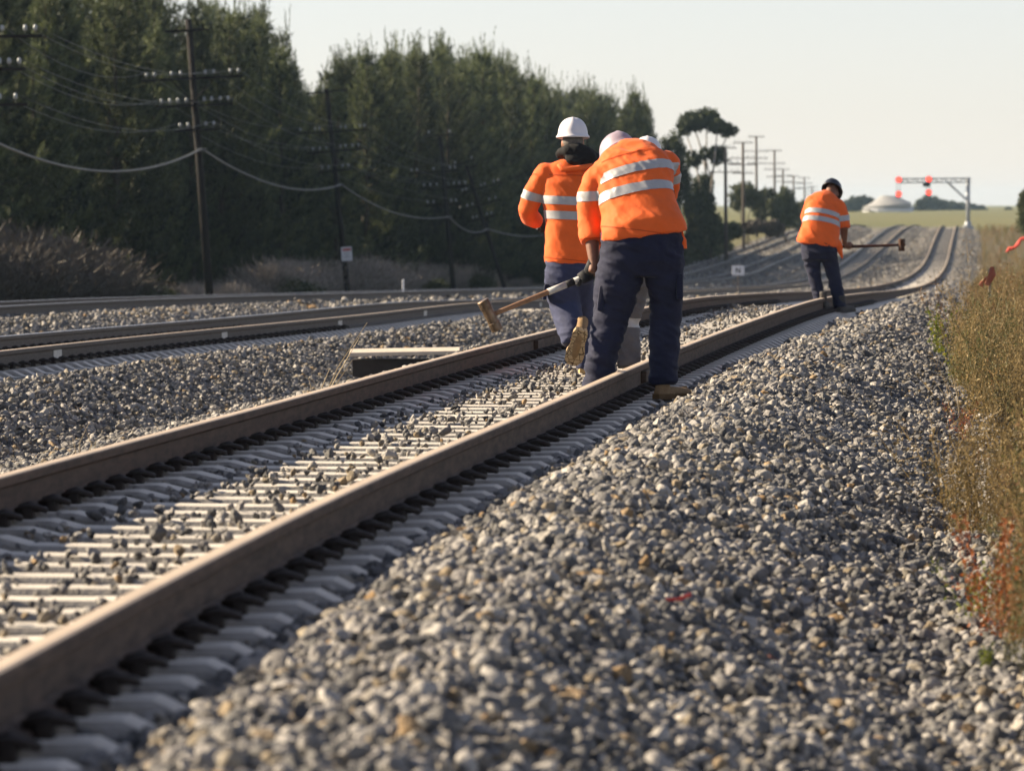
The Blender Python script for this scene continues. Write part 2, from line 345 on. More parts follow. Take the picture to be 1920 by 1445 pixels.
# ------------------------------------------------------------------ ground: one sheet to the horizon
gy = np.concatenate([np.arange(6, 80, 0.3), np.arange(80, 240, 1.5), np.arange(240, 720, 4.0), np.geomspace(720, 6000, 40)])
gu = np.concatenate([-np.geomspace(2600, 34, 26), np.arange(-32, -9, 0.8), np.arange(-9, 4.6, 0.13), np.arange(4.6, 16, 0.7), np.geomspace(16.5, 2600, 26)])
GX = c1(gy)[:, None] * np.ones(len(gu))[None, :] + gu[None, :]
GX = np.where(gy[:, None] > 650, GX, GX); GYm = gy[:, None] * np.ones(len(gu))[None, :]
GZ, GS, GU = terrain(GX, GYm, True)
nv, nu = GX.shape
idx = np.arange(nv * nu).reshape(nv, nu)
gf = np.stack([idx[:-1, :-1].ravel(), idx[:-1, 1:].ravel(), idx[1:, 1:].ravel(), idx[1:, :-1].ravel()], 1)
def ground_mat():
    m = bpy.data.materials.new('ground_ballast_and_soil'); m.use_nodes = True; nt = m.node_tree; n = nt.nodes; l = nt.links
    b = n["Principled BSDF"]; b.inputs["Roughness"].default_value = 0.95; b.inputs["Specular IOR Level"].default_value = 0.15
    tc = n.new("ShaderNodeTexCoord")
    vo = n.new("ShaderNodeTexVoronoi"); vo.inputs["Scale"].default_value = 17; l.new(tc.outputs["Object"], vo.inputs["Vector"])
    cr = n.new("ShaderNodeValToRGB"); sp = n.new("ShaderNodeSeparateColor"); l.new(vo.outputs["Color"], sp.inputs[0]); l.new(sp.outputs[0], cr.inputs[0])
    cr.color_ramp.elements[0].color = (0.10, 0.10, 0.105, 1); cr.color_ramp.elements[1].color = (0.30, 0.275, 0.23, 1)
    nz = n.new("ShaderNodeTexNoise"); nz.inputs["Scale"].default_value = 2.2; nz.inputs["Detail"].default_value = 8; nz.inputs["Roughness"].default_value = 0.75; l.new(tc.outputs["Object"], nz.inputs["Vector"])
    mx0 = n.new("ShaderNodeMix"); mx0.data_type = 'RGBA'; mx0.blend_type = 'MULTIPLY'; mx0.inputs[0].default_value = 0.5
    c0 = n.new("ShaderNodeValToRGB"); c0.color_ramp.elements[0].position = 0.3; c0.color_ramp.elements[1].position = 0.7; c0.color_ramp.elements[0].color = (0.5, 0.5, 0.5, 1)
    l.new(nz.outputs["Fac"], c0.inputs[0]); l.new(cr.outputs[0], mx0.inputs[6]); l.new(c0.outputs[0], mx0.inputs[7])
    # soil and dry grass / far green field
    g1 = n.new("ShaderNodeTexNoise"); g1.inputs["Scale"].default_value = 0.8; g1.inputs["Detail"].default_value = 10; g1.inputs["Roughness"].default_value = 0.7; l.new(tc.outputs["Object"], g1.inputs["Vector"])
    so_ = n.new("ShaderNodeValToRGB"); so_.color_ramp.elements[0].position = 0.3; so_.color_ramp.elements[1].position = 0.7
    so_.color_ramp.elements[0].color = (0.075, 0.062, 0.035, 1); so_.color_ramp.elements[1].color = (0.16, 0.13, 0.075, 1); l.new(g1.outputs["Fac"], so_.inputs[0])
    g2 = n.new("ShaderNodeTexNoise"); g2.inputs["Scale"].default_value = 0.02; g2.inputs["Detail"].default_value = 10; g2.inputs["Roughness"].default_value = 0.65; l.new(tc.outputs["Object"], g2.inputs["Vector"])
    fg = n.new("ShaderNodeValToRGB"); fg.color_ramp.elements[0].position = 0.35; fg.color_ramp.elements[1].position = 0.62
    fg.color_ramp.elements[0].color = (0.19, 0.17, 0.085, 1); fg.color_ramp.elements[1].color = (0.13, 0.14, 0.06, 1); l.new(g2.outputs["Fac"], fg.inputs[0])
    at = n.new("ShaderNodeAttribute"); at.attribute_name = "soil"; ag = n.new("ShaderNodeAttribute"); ag.attribute_name = "green"
    ms = n.new("ShaderNodeMix"); ms.data_type = 'RGBA'; l.new(ag.outputs["Fac"], ms.inputs[0]); l.new(so_.outputs[0], ms.inputs[6]); l.new(fg.outputs[0], ms.inputs[7])
    mm = n.new("ShaderNodeMix"); mm.data_type = 'RGBA'; l.new(at.outputs["Fac"], mm.inputs[0]); l.new(mx0.outputs[2], mm.inputs[6]); l.new(ms.outputs[2], mm.inputs[7])
    l.new(mm.outputs[2], b.inputs["Base Color"])
    bp = n.new("ShaderNodeBump"); bp.inputs["Strength"].default_value = 1.0; bp.inputs["Distance"].default_value = 0.05; bp.invert = True
    l.new(vo.outputs["Distance"], bp.inputs["Height"]); l.new(bp.outputs[0], b.inputs["Normal"])
    return m
gm = fast_mesh("ground", np.stack([GX.ravel(), GYm.ravel(), GZ.ravel()], 1), gf, ground_mat(), smooth=True)
a = gm.attributes.new("soil", 'FLOAT', 'POINT'); a.data.foreach_set("value", GS.ravel().astype(np.float32))
green = ss(600, 680, GYm) + 0.75 * ss(0.1, 0.9, (GU[1] + 0*GU[0] < -2.0) * (GU[2] > 1.2) * 1.0) * ss(120, 160, GYm)
green = np.maximum(green, .7 * ((GU[3] < -2.5) & (GYm > 420)))
green = np.clip(green, 0, 1)
a = gm.attributes.new("green", 'FLOAT', 'POINT'); a.data.foreach_set("value", green.ravel().astype(np.float32))
tag(link("ground", gm), kind="structure")

# ------------------------------------------------------------------ rails
PROF = [(-.073, 0), (-.073, .011), (-.030, .022), (-.010, .034), (-.0085, .115), (-.020, .124), (-.034, .130), (-.0355, .158), (-.031, .166), (-.020, .170),
        (.020, .170), (.031, .166), (.0355, .158), (.034, .130), (.020, .124), (.0085, .115), (.010, .034), (.030, .022), (.073, .011), (.073, 0)]
def rail_mesh(name, c, z, off, y0, y1, side_m, head_m):
    ys = np.concatenate([np.arange(y0, min(130, y1), 0.6), np.arange(max(y0, 130), y1, 3.0), [y1]])
    K = len(PROF); v = []
    cx = c(ys); sl_ = (c(ys + 1) - c(ys - 1)) / 2; zz = z(ys) - 0.17
    for i, y in enumerate(ys):
        t = Vector((sl_[i], 1, 0)).normalized(); s = Vector((t.y, -t.x, 0)); b0 = Vector((cx[i], y, zz[i]))
        for (a, h) in PROF: v.append(b0 + s * (off + a) + Vector((0, 0, h)))
    f, fm = [], []
    for i in range(len(ys) - 1):
        for k in range(K):
            k2 = (k + 1) % K; f.append((i*K+k, i*K+K+k, i*K+K+k2, i*K+k2)); fm.append(1 if 8 <= k <= 10 else 0)
    f.append(tuple(range(K))); fm.append(0); f.append(tuple((len(ys)-1)*K + k for k in range(K))[::-1]); fm.append(0)
    return mesh_from(name, v, f, [side_m, head_m], fm, False)
RL = [("rusty brown rail nearest the camera with workers standing astride it", 0, GH, M['rust_side'], M['head_dusty']),
      ("rusty brown rail on the far side of the nearest track", 0, -GH, M['rust_side'], M['head_dusty']),
      ("grey brown rail with white paint marks on its web, near side of second track", 1, GH, M['side_grey'], M['head_dusty']),
      ("shiny topped rail close behind the rail with white paint marks", 1, -GH, M['side_grey'], M['head_worn']),
      ("near rail of the third track, above gravel behind the shiny rail", 2, GH, M['side_grey'], M['head_worn']),
      ("far rail of the third track, rising behind the small white letter sign", 2, -GH, M['side_grey'], M['head_worn']),
      ("near rail of the fourth track below the dark shrub bank", 3, GH, M['side_grey'], M['head_worn']),
      ("outermost rail on the bank side, nearest the poles and trees", 3, -GH, M['side_grey'], M['head_worn'])]
rails = []
for lab, ti, off, ms_, mh_ in RL:
    o = link("rail", rail_mesh("rail", TR[ti][0], TR[ti][1], off, 8 if ti == 0 else 30, 690, ms_, mh_))
    tag(o, lab, "rail", "steel rails of the four tracks"); rails.append(o)
def on_rail(ti, off, y):
    c, z = TR[ti]; s = slope(c, y); t = Vector((s, 1, 0)).normalized(); n = Vector((t.y, -t.x, 0))
    return Vector((float(c(y)), y, float(z(y)) - 0.17)) + n * off, n, t
def rail_extra(parent, ti, off, y, ln, name, m, full=False):
    p, n, t = on_rail(ti, off, y); rot = Matrix((n, t, Vector((0, 0, 1)))).transposed(); mb = MB()
    if full:
        mb.box(p + n * 0.030 + Vector((0, 0, .075)), (.040, ln, .085), rot, 0, 0.006); mb.box(p + n * .05 + Vector((0, 0, .022)), (.05, ln, .02), rot)
    else: mb.box(p + n * 0.0105 + Vector((0, 0, .075)), (.004, ln, .085), rot)
    return mb.build(name, m, parent)
for px, py in ((107, 665), (420, 628), (637, 606), (797, 590), (1013, 567)):
    # where the web of that rail crosses this column of the photo
    ys = np.linspace(40, 140, 2000); xs = c2(ys) + GH; k = int(np.argmin(np.abs(CX + F * xs / ys - px)))
    rail_extra(rails[2], 1, GH, float(ys[k]), 0.5, "painted_mark", M['white_paint'])
for (ri, ti, off, px) in ((0, 0, GH, 1204), (1, 0, -GH, 1003)):
    ys = np.linspace(12, 80, 3000); xs = TR[ti][0](ys) + off; k = int(np.argmin(np.abs(CX + F * xs / ys - px)))
    rail_extra(rails[ri], ti, off, float(ys[k]), 0.55, "joint_bar", M['rust_side'], True)

# ------------------------------------------------------------------ sleepers with their clips
def sleeper_mesh():
    us = [-1.25, -1.18, -1.06, -.97, -.55, -.44, -.2, .2, .44, .55, .97, 1.06, 1.18, 1.25]
    zt = [-.075, -.055, -.042, .002, .002, -.026, -.03, -.03, -.026, .002, .002, -.042, -.055, -.075]
    v, f = [], []
    for u_, z_ in zip(us, zt):
        for (a, h) in ((-.135, -.24), (-.112, z_ - .022), (-.098, z_ - .004), (-.078, z_), (.078, z_), (.098, z_ - .004), (.112, z_ - .022), (.135, -.24)): v.append((u_, a, h))
    for i in range(len(us) - 1):
        for k in range(8): f.append((i*8+k, i*8+(k+1) % 8, i*8+8+(k+1) % 8, i*8+8+k))
    f.append(tuple(range(8))[::-1]); f.append(tuple((len(us)-1)*8+k for k in range(8)))
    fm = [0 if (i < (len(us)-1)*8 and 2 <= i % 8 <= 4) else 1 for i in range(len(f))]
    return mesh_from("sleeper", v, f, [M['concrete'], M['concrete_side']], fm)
SLM = sleeper_mesh()
def clip_mesh(sg):
    mb = MB(); mb.box((sg*.098, 0, .022), (.045, .095, .050), None, 0, .010); mb.box((sg*.062, 0, .028), (.03, .07, .022), None, 0, .006)
    lp = []                                            # spring clip: a bent bar arching over the shoulder
    for (u_, v_, z_) in ((.048, -.034, .034), (.075, -.036, .047), (.105, -.036, .052), (.135, -.032, .047), (.158, -.018, .040), (.165, .0, .036), (.158, .018, .040), (.135, .032, .047), (.105, .036, .052), (.075, .036, .050), (.052, .030, .040)):
        lp.append(Vector((sg*u_, v_, z_)))
    mb.tube(lp, [.0125]*len(lp), 7); mb.tube([Vector((sg*.06, 0, .045)), Vector((sg*.10, 0, .055)), Vector((sg*.14, 0, .040))], [.016, .02, .014], 7)
    return mb.mesh("rail_clip", M['clip'], True)
CLM = {1: clip_mesh(1), -1: clip_mesh(-1)}
def sleeper_frame(ti, y):
    c, z = TR[ti]; s = slope(c, y); t = math.atan2(s, 1); dz = (float(z(y+1)) - float(z(y-1))) / 2
    return Vector((float(c(y)), y, float(z(y)) - RT)), -t, dz
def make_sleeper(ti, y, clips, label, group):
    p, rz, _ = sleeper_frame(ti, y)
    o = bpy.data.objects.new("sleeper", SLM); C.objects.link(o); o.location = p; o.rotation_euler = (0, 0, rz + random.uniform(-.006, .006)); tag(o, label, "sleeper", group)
    for (u_, sg) in clips:
        q = bpy.data.objects.new("rail_clip", CLM[sg]); C.objects.link(q); q.parent = o; q.location = (u_, 0, 0)
ALLC = [(GH, 1), (GH, -1), (-GH, 1), (-GH, -1)]
Y1S = [10.9 + .6 * k for k in range(200)]
Y2S = [52.0 + .6 * k for k in range(100)]
for k, y in enumerate(Y1S):
    cl = ALLC if y < 60 else ([(GH, 1), (-GH, 1)] if y < 92 else [])
    if y < 36: lab = "pale concrete sleeper under the nearest track in the foreground, strewn with stones"
    elif y < 72: lab = "pale concrete sleeper under the nearest track between the workers and the bent far man"
    else: lab = "pale concrete sleeper under the nearest track beyond the bent far man"
    make_sleeper(0, y, cl, lab, "concrete sleepers of the nearest track")
for y in Y2S:
    make_sleeper(1, y, [(GH, 1), (-GH, 1)] if y < 85 else [], "concrete sleeper whose end shows below the paint-marked rail", "concrete sleepers of the second track")
v, f, fmd = [], [], []
for ti, y0 in ((0, 10.9 + .6*200), (1, 52.0 + .6*100)):
    y = y0
    while y < 640:
        p, rz, dz = sleeper_frame(ti, y); b = len(v); c_, s_ = math.cos(rz), math.sin(rz)
        for (u_, a_, h) in ((-1.25,-.13,-.2),(1.25,-.13,-.2),(1.25,.13,-.2),(-1.25,.13,-.2),(-1.25,-.1,-.03),(1.25,-.1,-.03),(1.25,.1,-.03),(-1.25,.1,-.03)):
            v.append((p.x + u_*c_ - a_*s_, p.y + u_*s_ + a_*c_, p.z + h))
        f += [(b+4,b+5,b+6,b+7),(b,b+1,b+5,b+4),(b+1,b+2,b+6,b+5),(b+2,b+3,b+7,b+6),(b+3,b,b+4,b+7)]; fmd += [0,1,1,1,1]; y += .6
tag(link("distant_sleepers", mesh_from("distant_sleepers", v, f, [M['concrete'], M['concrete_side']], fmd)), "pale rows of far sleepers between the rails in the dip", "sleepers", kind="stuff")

# ------------------------------------------------------------------ ballast: thousands of stones, one object
def hidden_collection(name, meshes):
    col = bpy.data.collections.new(name)
    for i, m in enumerate(meshes):
        o = bpy.data.objects.new("%s_%02d" % (name, i), m); col.objects.link(o)
    return col
def stone_meshes(n):
    out = []
    for i in range(n):
        bm = bmesh.new(); r = np.random.default_rng(100 + i)
        nh = 15 if i % 2 else 26; q = r.normal(size=(nh, 3)); q /= np.linalg.norm(q, axis=1)[:, None]; q *= r.uniform(0.84, 1.04, (nh, 1)); q *= np.array([1.0, r.uniform(.68, .95), r.uniform(.5, .8)]) * 0.5
        for a_ in q: bm.verts.new(a_)
        h = bmesh.ops.convex_hull(bm, input=bm.verts[:])
        bmesh.ops.delete(bm, geom=[e for e in h['geom_interior'] if isinstance(e, bmesh.types.BMVert)], context='VERTS')
        bmesh.ops.bevel(bm, geom=bm.edges[:], offset=0.11 if nh > 20 else 0.05, segments=2 if nh > 20 else 1, affect='EDGES', clamp_overlap=True)
        for fc in bm.faces: fc.smooth = nh > 20
        m = bpy.data.meshes.new("stone"); bm.to_mesh(m); bm.free(); m.materials.append(M['stone']); out.append(m)
    return out
def scatter(name, pts, rot, scl, ids, col, label, cat, mats=()):
    m = bpy.data.meshes.new(name); m.vertices.add(len(pts)); m.vertices.foreach_set("co", np.asarray(pts, np.float32).ravel())
    a = m.attributes.new("rot", 'FLOAT_VECTOR', 'POINT'); a.data.foreach_set("vector", np.asarray(rot, np.float32).ravel())
    a = m.attributes.new("scl", 'FLOAT', 'POINT'); a.data.foreach_set("value", np.asarray(scl, np.float32))
    a = m.attributes.new("pick", 'INT', 'POINT'); a.data.foreach_set("value", np.asarray(ids, np.int32))
    o = link(name, m); tag(o, label, cat, kind="stuff")
    ng = bpy.data.node_groups.new(name + "_nodes", 'GeometryNodeTree')
    ng.interface.new_socket("Geometry", in_out='INPUT', socket_type='NodeSocketGeometry'); ng.interface.new_socket("Geometry", in_out='OUTPUT', socket_type='NodeSocketGeometry')
    n, l = ng.nodes, ng.links
    gi = n.new("NodeGroupInput"); go = n.new("NodeGroupOutput"); ip = n.new("GeometryNodeInstanceOnPoints"); ci = n.new("GeometryNodeCollectionInfo")
    ci.inputs[0].default_value = col; ci.inputs["Separate Children"].default_value = True; ci.inputs["Reset Children"].default_value = True
    def attr(nm, ty):
        q = n.new("GeometryNodeInputNamedAttribute"); q.data_type = ty; q.inputs[0].default_value = nm
        return [s for s in q.outputs if s.enabled and s.name == "Attribute"][0]
    e2r = n.new("FunctionNodeEulerToRotation"); l.new(attr("rot", 'FLOAT_VECTOR'), e2r.inputs[0])
    l.new(gi.outputs[0], ip.inputs["Points"]); l.new(ci.outputs[0], ip.inputs["Instance"]); ip.inputs["Pick Instance"].default_value = True
    l.new(attr("pick", 'INT'), ip.inputs["Instance Index"]); l.new(e2r.outputs[0], ip.inputs["Rotation"]); l.new(attr("scl", 'FLOAT'), ip.inputs["Scale"])
    l.new(ip.outputs[0], go.inputs[0])
    md = o.modifiers.new("scatter", 'NODES'); md.node_group = ng
    return o
NST = 12
SCOL = hidden_collection("ballast_stone", stone_meshes(NST))
def in_view(x, y, m=2.3):
    hx = (CX / F) * y + m; return np.abs(x) < hx
def jit(u0, u1, y0, y1, d, c):
    nu_, ny_ = max(1, int((u1-u0)/d)), int((y1-y0)/d)
    uu, yy = np.meshgrid(np.linspace(u0, u1, nu_, endpoint=False), np.linspace(y0, y1, ny_, endpoint=False)); uu = uu.ravel(); yy = yy.ravel()
    uu = uu + rng.uniform(0, d, len(uu)); yy = yy + rng.uniform(0, d, len(yy)); return c(yy) + uu, yy
SP = []
def put(x, y, size, mask=None):
    k = in_view(x, y)
    if mask is not None: k &= mask
    x, y = x[k], y[k]; n = len(x)
    sz = (size[k] if isinstance(size, np.ndarray) else size) * np.clip(rng.lognormal(0.0, 0.33, n), .4, 1.9)
    z = terrain(x, y) + sz * 0.18 + rng.uniform(-.008, .008, n)
    SP.append((x, y, z, sz))
def v1(x, y):       # distance along the track to the nearest sleeper of the nearest track
    u = x - c1(y); s = (c1(y+1)-c1(y-1))/2; yk = (y + u*s - 10.9); return u, np.abs((yk + .3) % .6 - .3)
for (y0, y1, d, size) in ((10.5, 26, .047, .056), (26, 46, .049, .055), (46, 75, .060, .062), (75, 125, .095, .085), (125, 260, .22, .16)):
    # right shoulder
    x, y = jit(0.98, 3.6 if y0 > 26 else 4.4, y0, y1, d, c1); u, vv = v1(x, y)
    z_, so_, uu = terrain(x, y, True)
    edge = 1.02 + 0.18 * np.sin(y * 1.1) * np.sin(y * .37) + 0.22 * ss(44, 58, y)
    put(x, y, size, (u > edge) & (so_ < (0.75 if y0 > 26 else 9)) & ((u > 1.27) | (vv > .10) | (u > edge + .12)))
    # between the rails and along both rails (cribs)
    x, y = jit(-1.7, 1.2, y0, y1, d, c1); u, vv = v1(x, y)
    put(x, y, size * np.where(np.abs(u) < .6, .66, .88), (vv > .125) & (np.abs(np.abs(u) - GH) > .09) & (u > -1.3) & ((u < .6) | (y < 45)))
    # between first and second track
    x, y = jit(-6.0, -1.3, y0, y1, d, c1); u2 = x - c2(y); u = x - c1(y)
    if y0 >= 26: put(x, y, size, (u2 > 1.42) & (u < -1.28))
    else: put(x, y, size, (u2 > 1.42) & (u < -1.28) & ((u > -2.2) | (y > 17)))
    if y0 >= 46:   # second to third track and cribs of the second
        x, y = jit(-4.6, 1.3, y0, y1, d * 1.1, c2); u2 = x - c2(y); s = .0839; vv2 = np.abs(((y + u2*s - 52.0) + .3) % .6 - .3)
        put(x, y, size, (u2 < -1.28) | ((vv2 > .12) & (np.abs(np.abs(u2) - GH) > .1) & (u2 < .6)))
x, y = jit(-2.4, 2.0, 60, 126, .095, c3); u_ = x - c3(y); put(x, y, .075, np.abs(np.abs(u_) - GH) > .11)
# the rising far ballast of all four tracks
for c_, hw in ((c1, 3.2), (c2, 2.7), (c3, 2.7), (c4, 2.6)):
    x, y = jit(-hw, hw, 125 if c_ is not c1 else 260, 610, .34, c_); u_ = x - c_(y); q = rng.uniform(0, 1, len(x)) < .75
    put(x, y, .13, q & (np.abs(np.abs(u_) - GH) > .12) & ((np.abs(u_) > 1.2) | (rng.uniform(0, 1, len(x)) < .35)))
# stray stones lying on the sleepers between the rails
n = 5200; yy = rng.uniform(11, 75, n); uu = rng.uniform(-.67, .67, n); xx = c1(yy) + uu
k = (np.abs(uu) < .66) & in_view(xx, yy) & (lump(xx*1.0, yy*0.6, 2.5, 4.0) > -0.4); xx, yy, uu = xx[k], yy[k], uu[k]; sz = .040 * rng.lognormal(0, .30, len(xx))
SP.append((xx, yy, np.full(len(xx), -.03) + sz * .26, sz))
# a small heap of stones against the cable pit
n = 900; a_ = rng.uniform(0, 1, (n, 2)); xx = P(690, 690, 59.2).x + a_[:, 0] * (P(900, 690, 59.2).x - P(690, 690, 59.2).x); yy = 58.7 + a_[:, 1] * .75; sz = .062 * rng.lognormal(0, .25, n)
SP.append((xx, yy, terrain(xx, yy) + .20 * (.35 + .65 * ss(.1, .75, a_[:, 0])) * ss(0, .55, a_[:, 1]) * rng.uniform(.55, 1, n) + .02, sz))
X = np.concatenate([q[0] for q in SP]); Yq = np.concatenate([q[1] for q in SP]); Z = np.concatenate([q[2] for q in SP]); S = np.concatenate([q[3] for q in SP])
# keep the stones out from under rails of the first two tracks
N = len(X); print("stones", N)
scatter("ballast_stones", np.stack([X, Yq, Z], 1), rng.uniform(-math.pi, math.pi, (N, 3)) * np.array([.35, .35, 1.0]), S, rng.integers(0, NST, N), SCOL,
        "grey and tan crushed stone ballast heaped along and between the tracks", "ballast")
# ------------------------------------------------------------------ foliage builders
def blades(base, d, L, W, tone, rg):
    """thin triangular needles/leaves: arrays of base points, directions, lengths, widths"""
    n = len(base); d = d / np.linalg.norm(d, axis=1)[:, None]
    r = rg.normal(size=(n, 3)); s = np.cross(d, r); s /= (np.linalg.norm(s, axis=1)[:, None] + 1e-9)
    a = base - s * (W * .5)[:, None]; b = base + s * (W * .5)[:, None]; c = base + d * L[:, None]
    v = np.stack([a, b, c], 1).reshape(-1, 3); f = np.arange(3 * n).reshape(-1, 3)
    return v, f, np.repeat(tone, 3)
def leaves(cen, size, tone, rg, asp=0.55):
    n = len(cen); d = rg.normal(size=(n, 3)); d /= np.linalg.norm(d, axis=1)[:, None]
    r = rg.normal(size=(n, 3)); s = np.cross(d, r); s /= (np.linalg.norm(s, axis=1)[:, None] + 1e-9)
    h = (size * .5)[:, None]; q = (size * .5 * asp)[:, None]
    v = np.stack([cen - d*h, cen + s*q, cen + d*h, cen - s*q], 1).reshape(-1, 3); f = np.arange(4 * n).reshape(-1, 4)
    return v, f, np.repeat(tone, 4)
def tone_mesh(name, v, f, tone, m):
    me = fast_mesh(name, v, f, m); a = me.attributes.new("tone", 'FLOAT', 'POINT'); a.data.foreach_set("value", np.clip(tone, 0, 1).astype(np.float32)); return me
def limb(mb, p0, p1, r0, r1, bend=0.1, n=5, seg=6):
    p0, p1 = Vector(p0), Vector(p1); k = Vector((random.uniform(-1, 1), random.uniform(-1, 1), random.uniform(-.3, .3))) * bend * (p1 - p0).length
    pts = [p0.lerp(p1, t) + k * math.sin(t * math.pi) for t in np.linspace(0, 1, seg)]
    mb.tube(pts, [r0 + (r1 - r0) * t for t in np.linspace(0, 1, seg)], n)

def pine_meshes(seed, H=12.0):
    rg = np.random.default_rng(seed); random.seed(seed)
    tr = MB(); lean = rg.uniform(-.25, .25, 2)
    tp = [Vector((lean[0]*t*t, lean[1]*t*t, -0.4 + (H + .2) * t)) for t in np.linspace(0, 1, 9)]
    tr.tube(tp, [0.20*(1-t)**.8 + .015 for t in np.linspace(0, 1, 9)], 8)
    B, D, Ls, Ws, T = [], [], [], [], []
    Rmax = rg.uniform(2.1, 2.8); z = 0.4
    while z < H - .15:
        q = z / H; r = Rmax * (1 - q ** 1.15) * rg.uniform(.6, 1.25) + .13
        if q < .25: r *= .75 + q
        nb = int(rg.integers(5, 8)) if q < .9 else 4; a0 = rg.uniform(0, 6.28)
        for k in range(nb):
            az = a0 + 6.283 * k / nb + rg.uniform(-.35, .35); L = r * rg.uniform(.65, 1.2); up = .15 + .9 * q + rg.uniform(-.1, .2)
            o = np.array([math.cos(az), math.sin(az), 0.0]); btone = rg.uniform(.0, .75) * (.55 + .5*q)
            if L > .9: limb(tr, (lean[0]*q*q, lean[1]*q*q, z), tuple(np.array([lean[0]*q*q, lean[1]*q*q, z]) + o*L*.8 + np.array([0, 0, L*up*.45])), .035*(1-q)+.012, .008, .06, 4, 4)
            nt_ = max(4, int(L / .10))
            for j in range(nt_):
                t = .25 + .75 * (j + rg.uniform(0, 1)) / nt_
                p = np.array([lean[0]*q*q, lean[1]*q*q, z]) + o * (L * t) + np.array([0, 0, L * up * t * t * .75]) + rg.normal(0, .03 + .035 * L, 3) * np.array([1, 1, .6])
                d = o * (1 - .55*t) + np.array([0, 0, .35 + .9 * t]) + rg.normal(0, .18, 3); d /= np.linalg.norm(d)
                cl = rg.uniform(.3, .6); ns = 15     # a shoot: bottle-brush of needles on a short twig
                s_ = rg.uniform(0, 1, ns); bb = p + d * (s_ * cl)[:, None]
                dd = d * .75 + rg.normal(0, .55, (ns, 3))
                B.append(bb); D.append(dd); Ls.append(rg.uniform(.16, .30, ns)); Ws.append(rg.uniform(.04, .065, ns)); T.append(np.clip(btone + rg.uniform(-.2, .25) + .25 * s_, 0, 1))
        z += rg.uniform(.28, .48)
    for k in range(12):                                    # upright leaders at the top
        p = np.array([lean[0] + rg.normal(0, .08 + .028*k), lean[1] + rg.normal(0, .08 + .028*k), H - .45*abs(rg.normal(.2, .9)) * (k + 1) ** .45 * 1.4]); ns = 26; s_ = rg.uniform(0, 1, ns)
        d = np.array([rg.normal(0, .1), rg.normal(0, .1), 1.0]); cl = rg.uniform(.7, 1.5)
        B.append(p + d * (s_ * cl)[:, None]); D.append(d * 1.0 + rg.normal(0, .35, (ns, 3))); Ls.append(rg.uniform(.14, .24, ns)); Ws.append(np.full(ns, .04)); T.append(rg.uniform(.4, 1, ns))
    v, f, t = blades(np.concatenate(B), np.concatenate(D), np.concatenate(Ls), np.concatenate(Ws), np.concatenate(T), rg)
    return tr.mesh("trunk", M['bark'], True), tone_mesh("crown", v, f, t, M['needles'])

def clump_crown(name, clumps, n, size, m, seed, shell=0.55):
    rg = np.random.default_rng(seed); Vv, Fv, Tv = [], [], []; b = 0
    tot = sum(c[1][0] * c[1][1] * c[1][2] for c in clumps) ** 1.0
    for (c, r) in clumps:
        k = max(60, int(n * (r[0]*r[1]*r[2]) / tot)); q = rg.normal(size=(k, 3)); q /= np.linalg.norm(q, axis=1)[:, None]
        sub = rg.normal(size=(max(8, k // 40), 3)); sub /= np.linalg.norm(sub, axis=1)[:, None]; sub *= rg.uniform(shell, 1.0, (len(sub), 1))
        pick = rg.integers(0, len(sub), k); pp = sub[pick] + q * rg.uniform(.03, .42, (k, 1)); tn = rg.uniform(0, 1, len(sub))[pick] * .7 + rg.uniform(0, .3, k)
        cen = np.array(c) + pp * np.array(r); v, f, t = leaves(cen, rg.uniform(.6, 1.3, k) * size, tn, rg)
        Vv.append(v); Fv.append(f + b); Tv.append(t); b += len(v)
    return tone_mesh(name, np.concatenate(Vv), np.concatenate(Fv), np.concatenate(Tv), m)

def twig_mesh(seed, H, W, n, m, wd=.02):
    rg = np.random.default_rng(seed); az = rg.uniform(0, 6.283, n); lean = np.abs(rg.normal(0, .5, n)); t = rg.uniform(0, 1, n) ** .7
    d0 = np.stack([np.cos(az) * lean, np.sin(az) * lean, np.ones(n)], 1); d0 /= np.linalg.norm(d0, axis=1)[:, None]
    base = d0 * (t * H * rg.uniform(.6, 1.0, n))[:, None] * np.array([W / H * 1.6, W / H * 1.6, 1]) + rg.normal(0, .06 * W, (n, 3))
    base[:, 2] = np.abs(base[:, 2]); d = d0 + rg.normal(0, .45, (n, 3))
    v, f, tt = blades(base, d, rg.uniform(.25, .6, n) * H * .32, np.full(n, wd) * rg.uniform(.6, 1.5, n), np.clip(.25 + .5 * t + rg.normal(0, .2, n), 0, 1), rg)
    return tone_mesh("twigs", v, f, tt, m)

# ------------------------------------------------------------------ the pine windbreak
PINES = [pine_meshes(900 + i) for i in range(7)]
SKY = [(-300,-120),(100,-70),(200,-40),(330,5),(420,15),(480,22),(520,62),(548,105),(566,180),(585,195),(610,150),(640,118),(690,92),(760,110),(812,84),(870,116),(910,98),(950,128),(1000,148),(1050,168),(1120,172),(1200,178),(1245,205),(1275,262),(1310,300)]
skx = [a for a, _ in SKY]; sky_y = [b for _, b in SKY]
random.seed(21); PROTO = []
for i, (tm, cm) in enumerate(PINES):
    PROTO.append(None)
def plant_pine(x, y, h, lab):
    i = random.randrange(len(PINES)); z = tz(x, y) - .1; s = h / 12.0
    if PROTO[i] is None:
        o = thing("pine_tree", lab, "pine tree", (x, y, z), "pines of the windbreak"); link("trunk", PINES[i][0], o); link("crown", PINES[i][1], o)
        o.rotation_euler = (0, 0, random.uniform(0, 6.28)); o.scale = (s,) * 3; PROTO[i] = o
    else:
        o = dup(PROTO[i], (x, y, z), random.uniform(0, 6.28), s, lab)
    o.scale = (max(s, .75) * random.uniform(.9, 1.15),) * 2 + (s,)
    return o
npine = 0
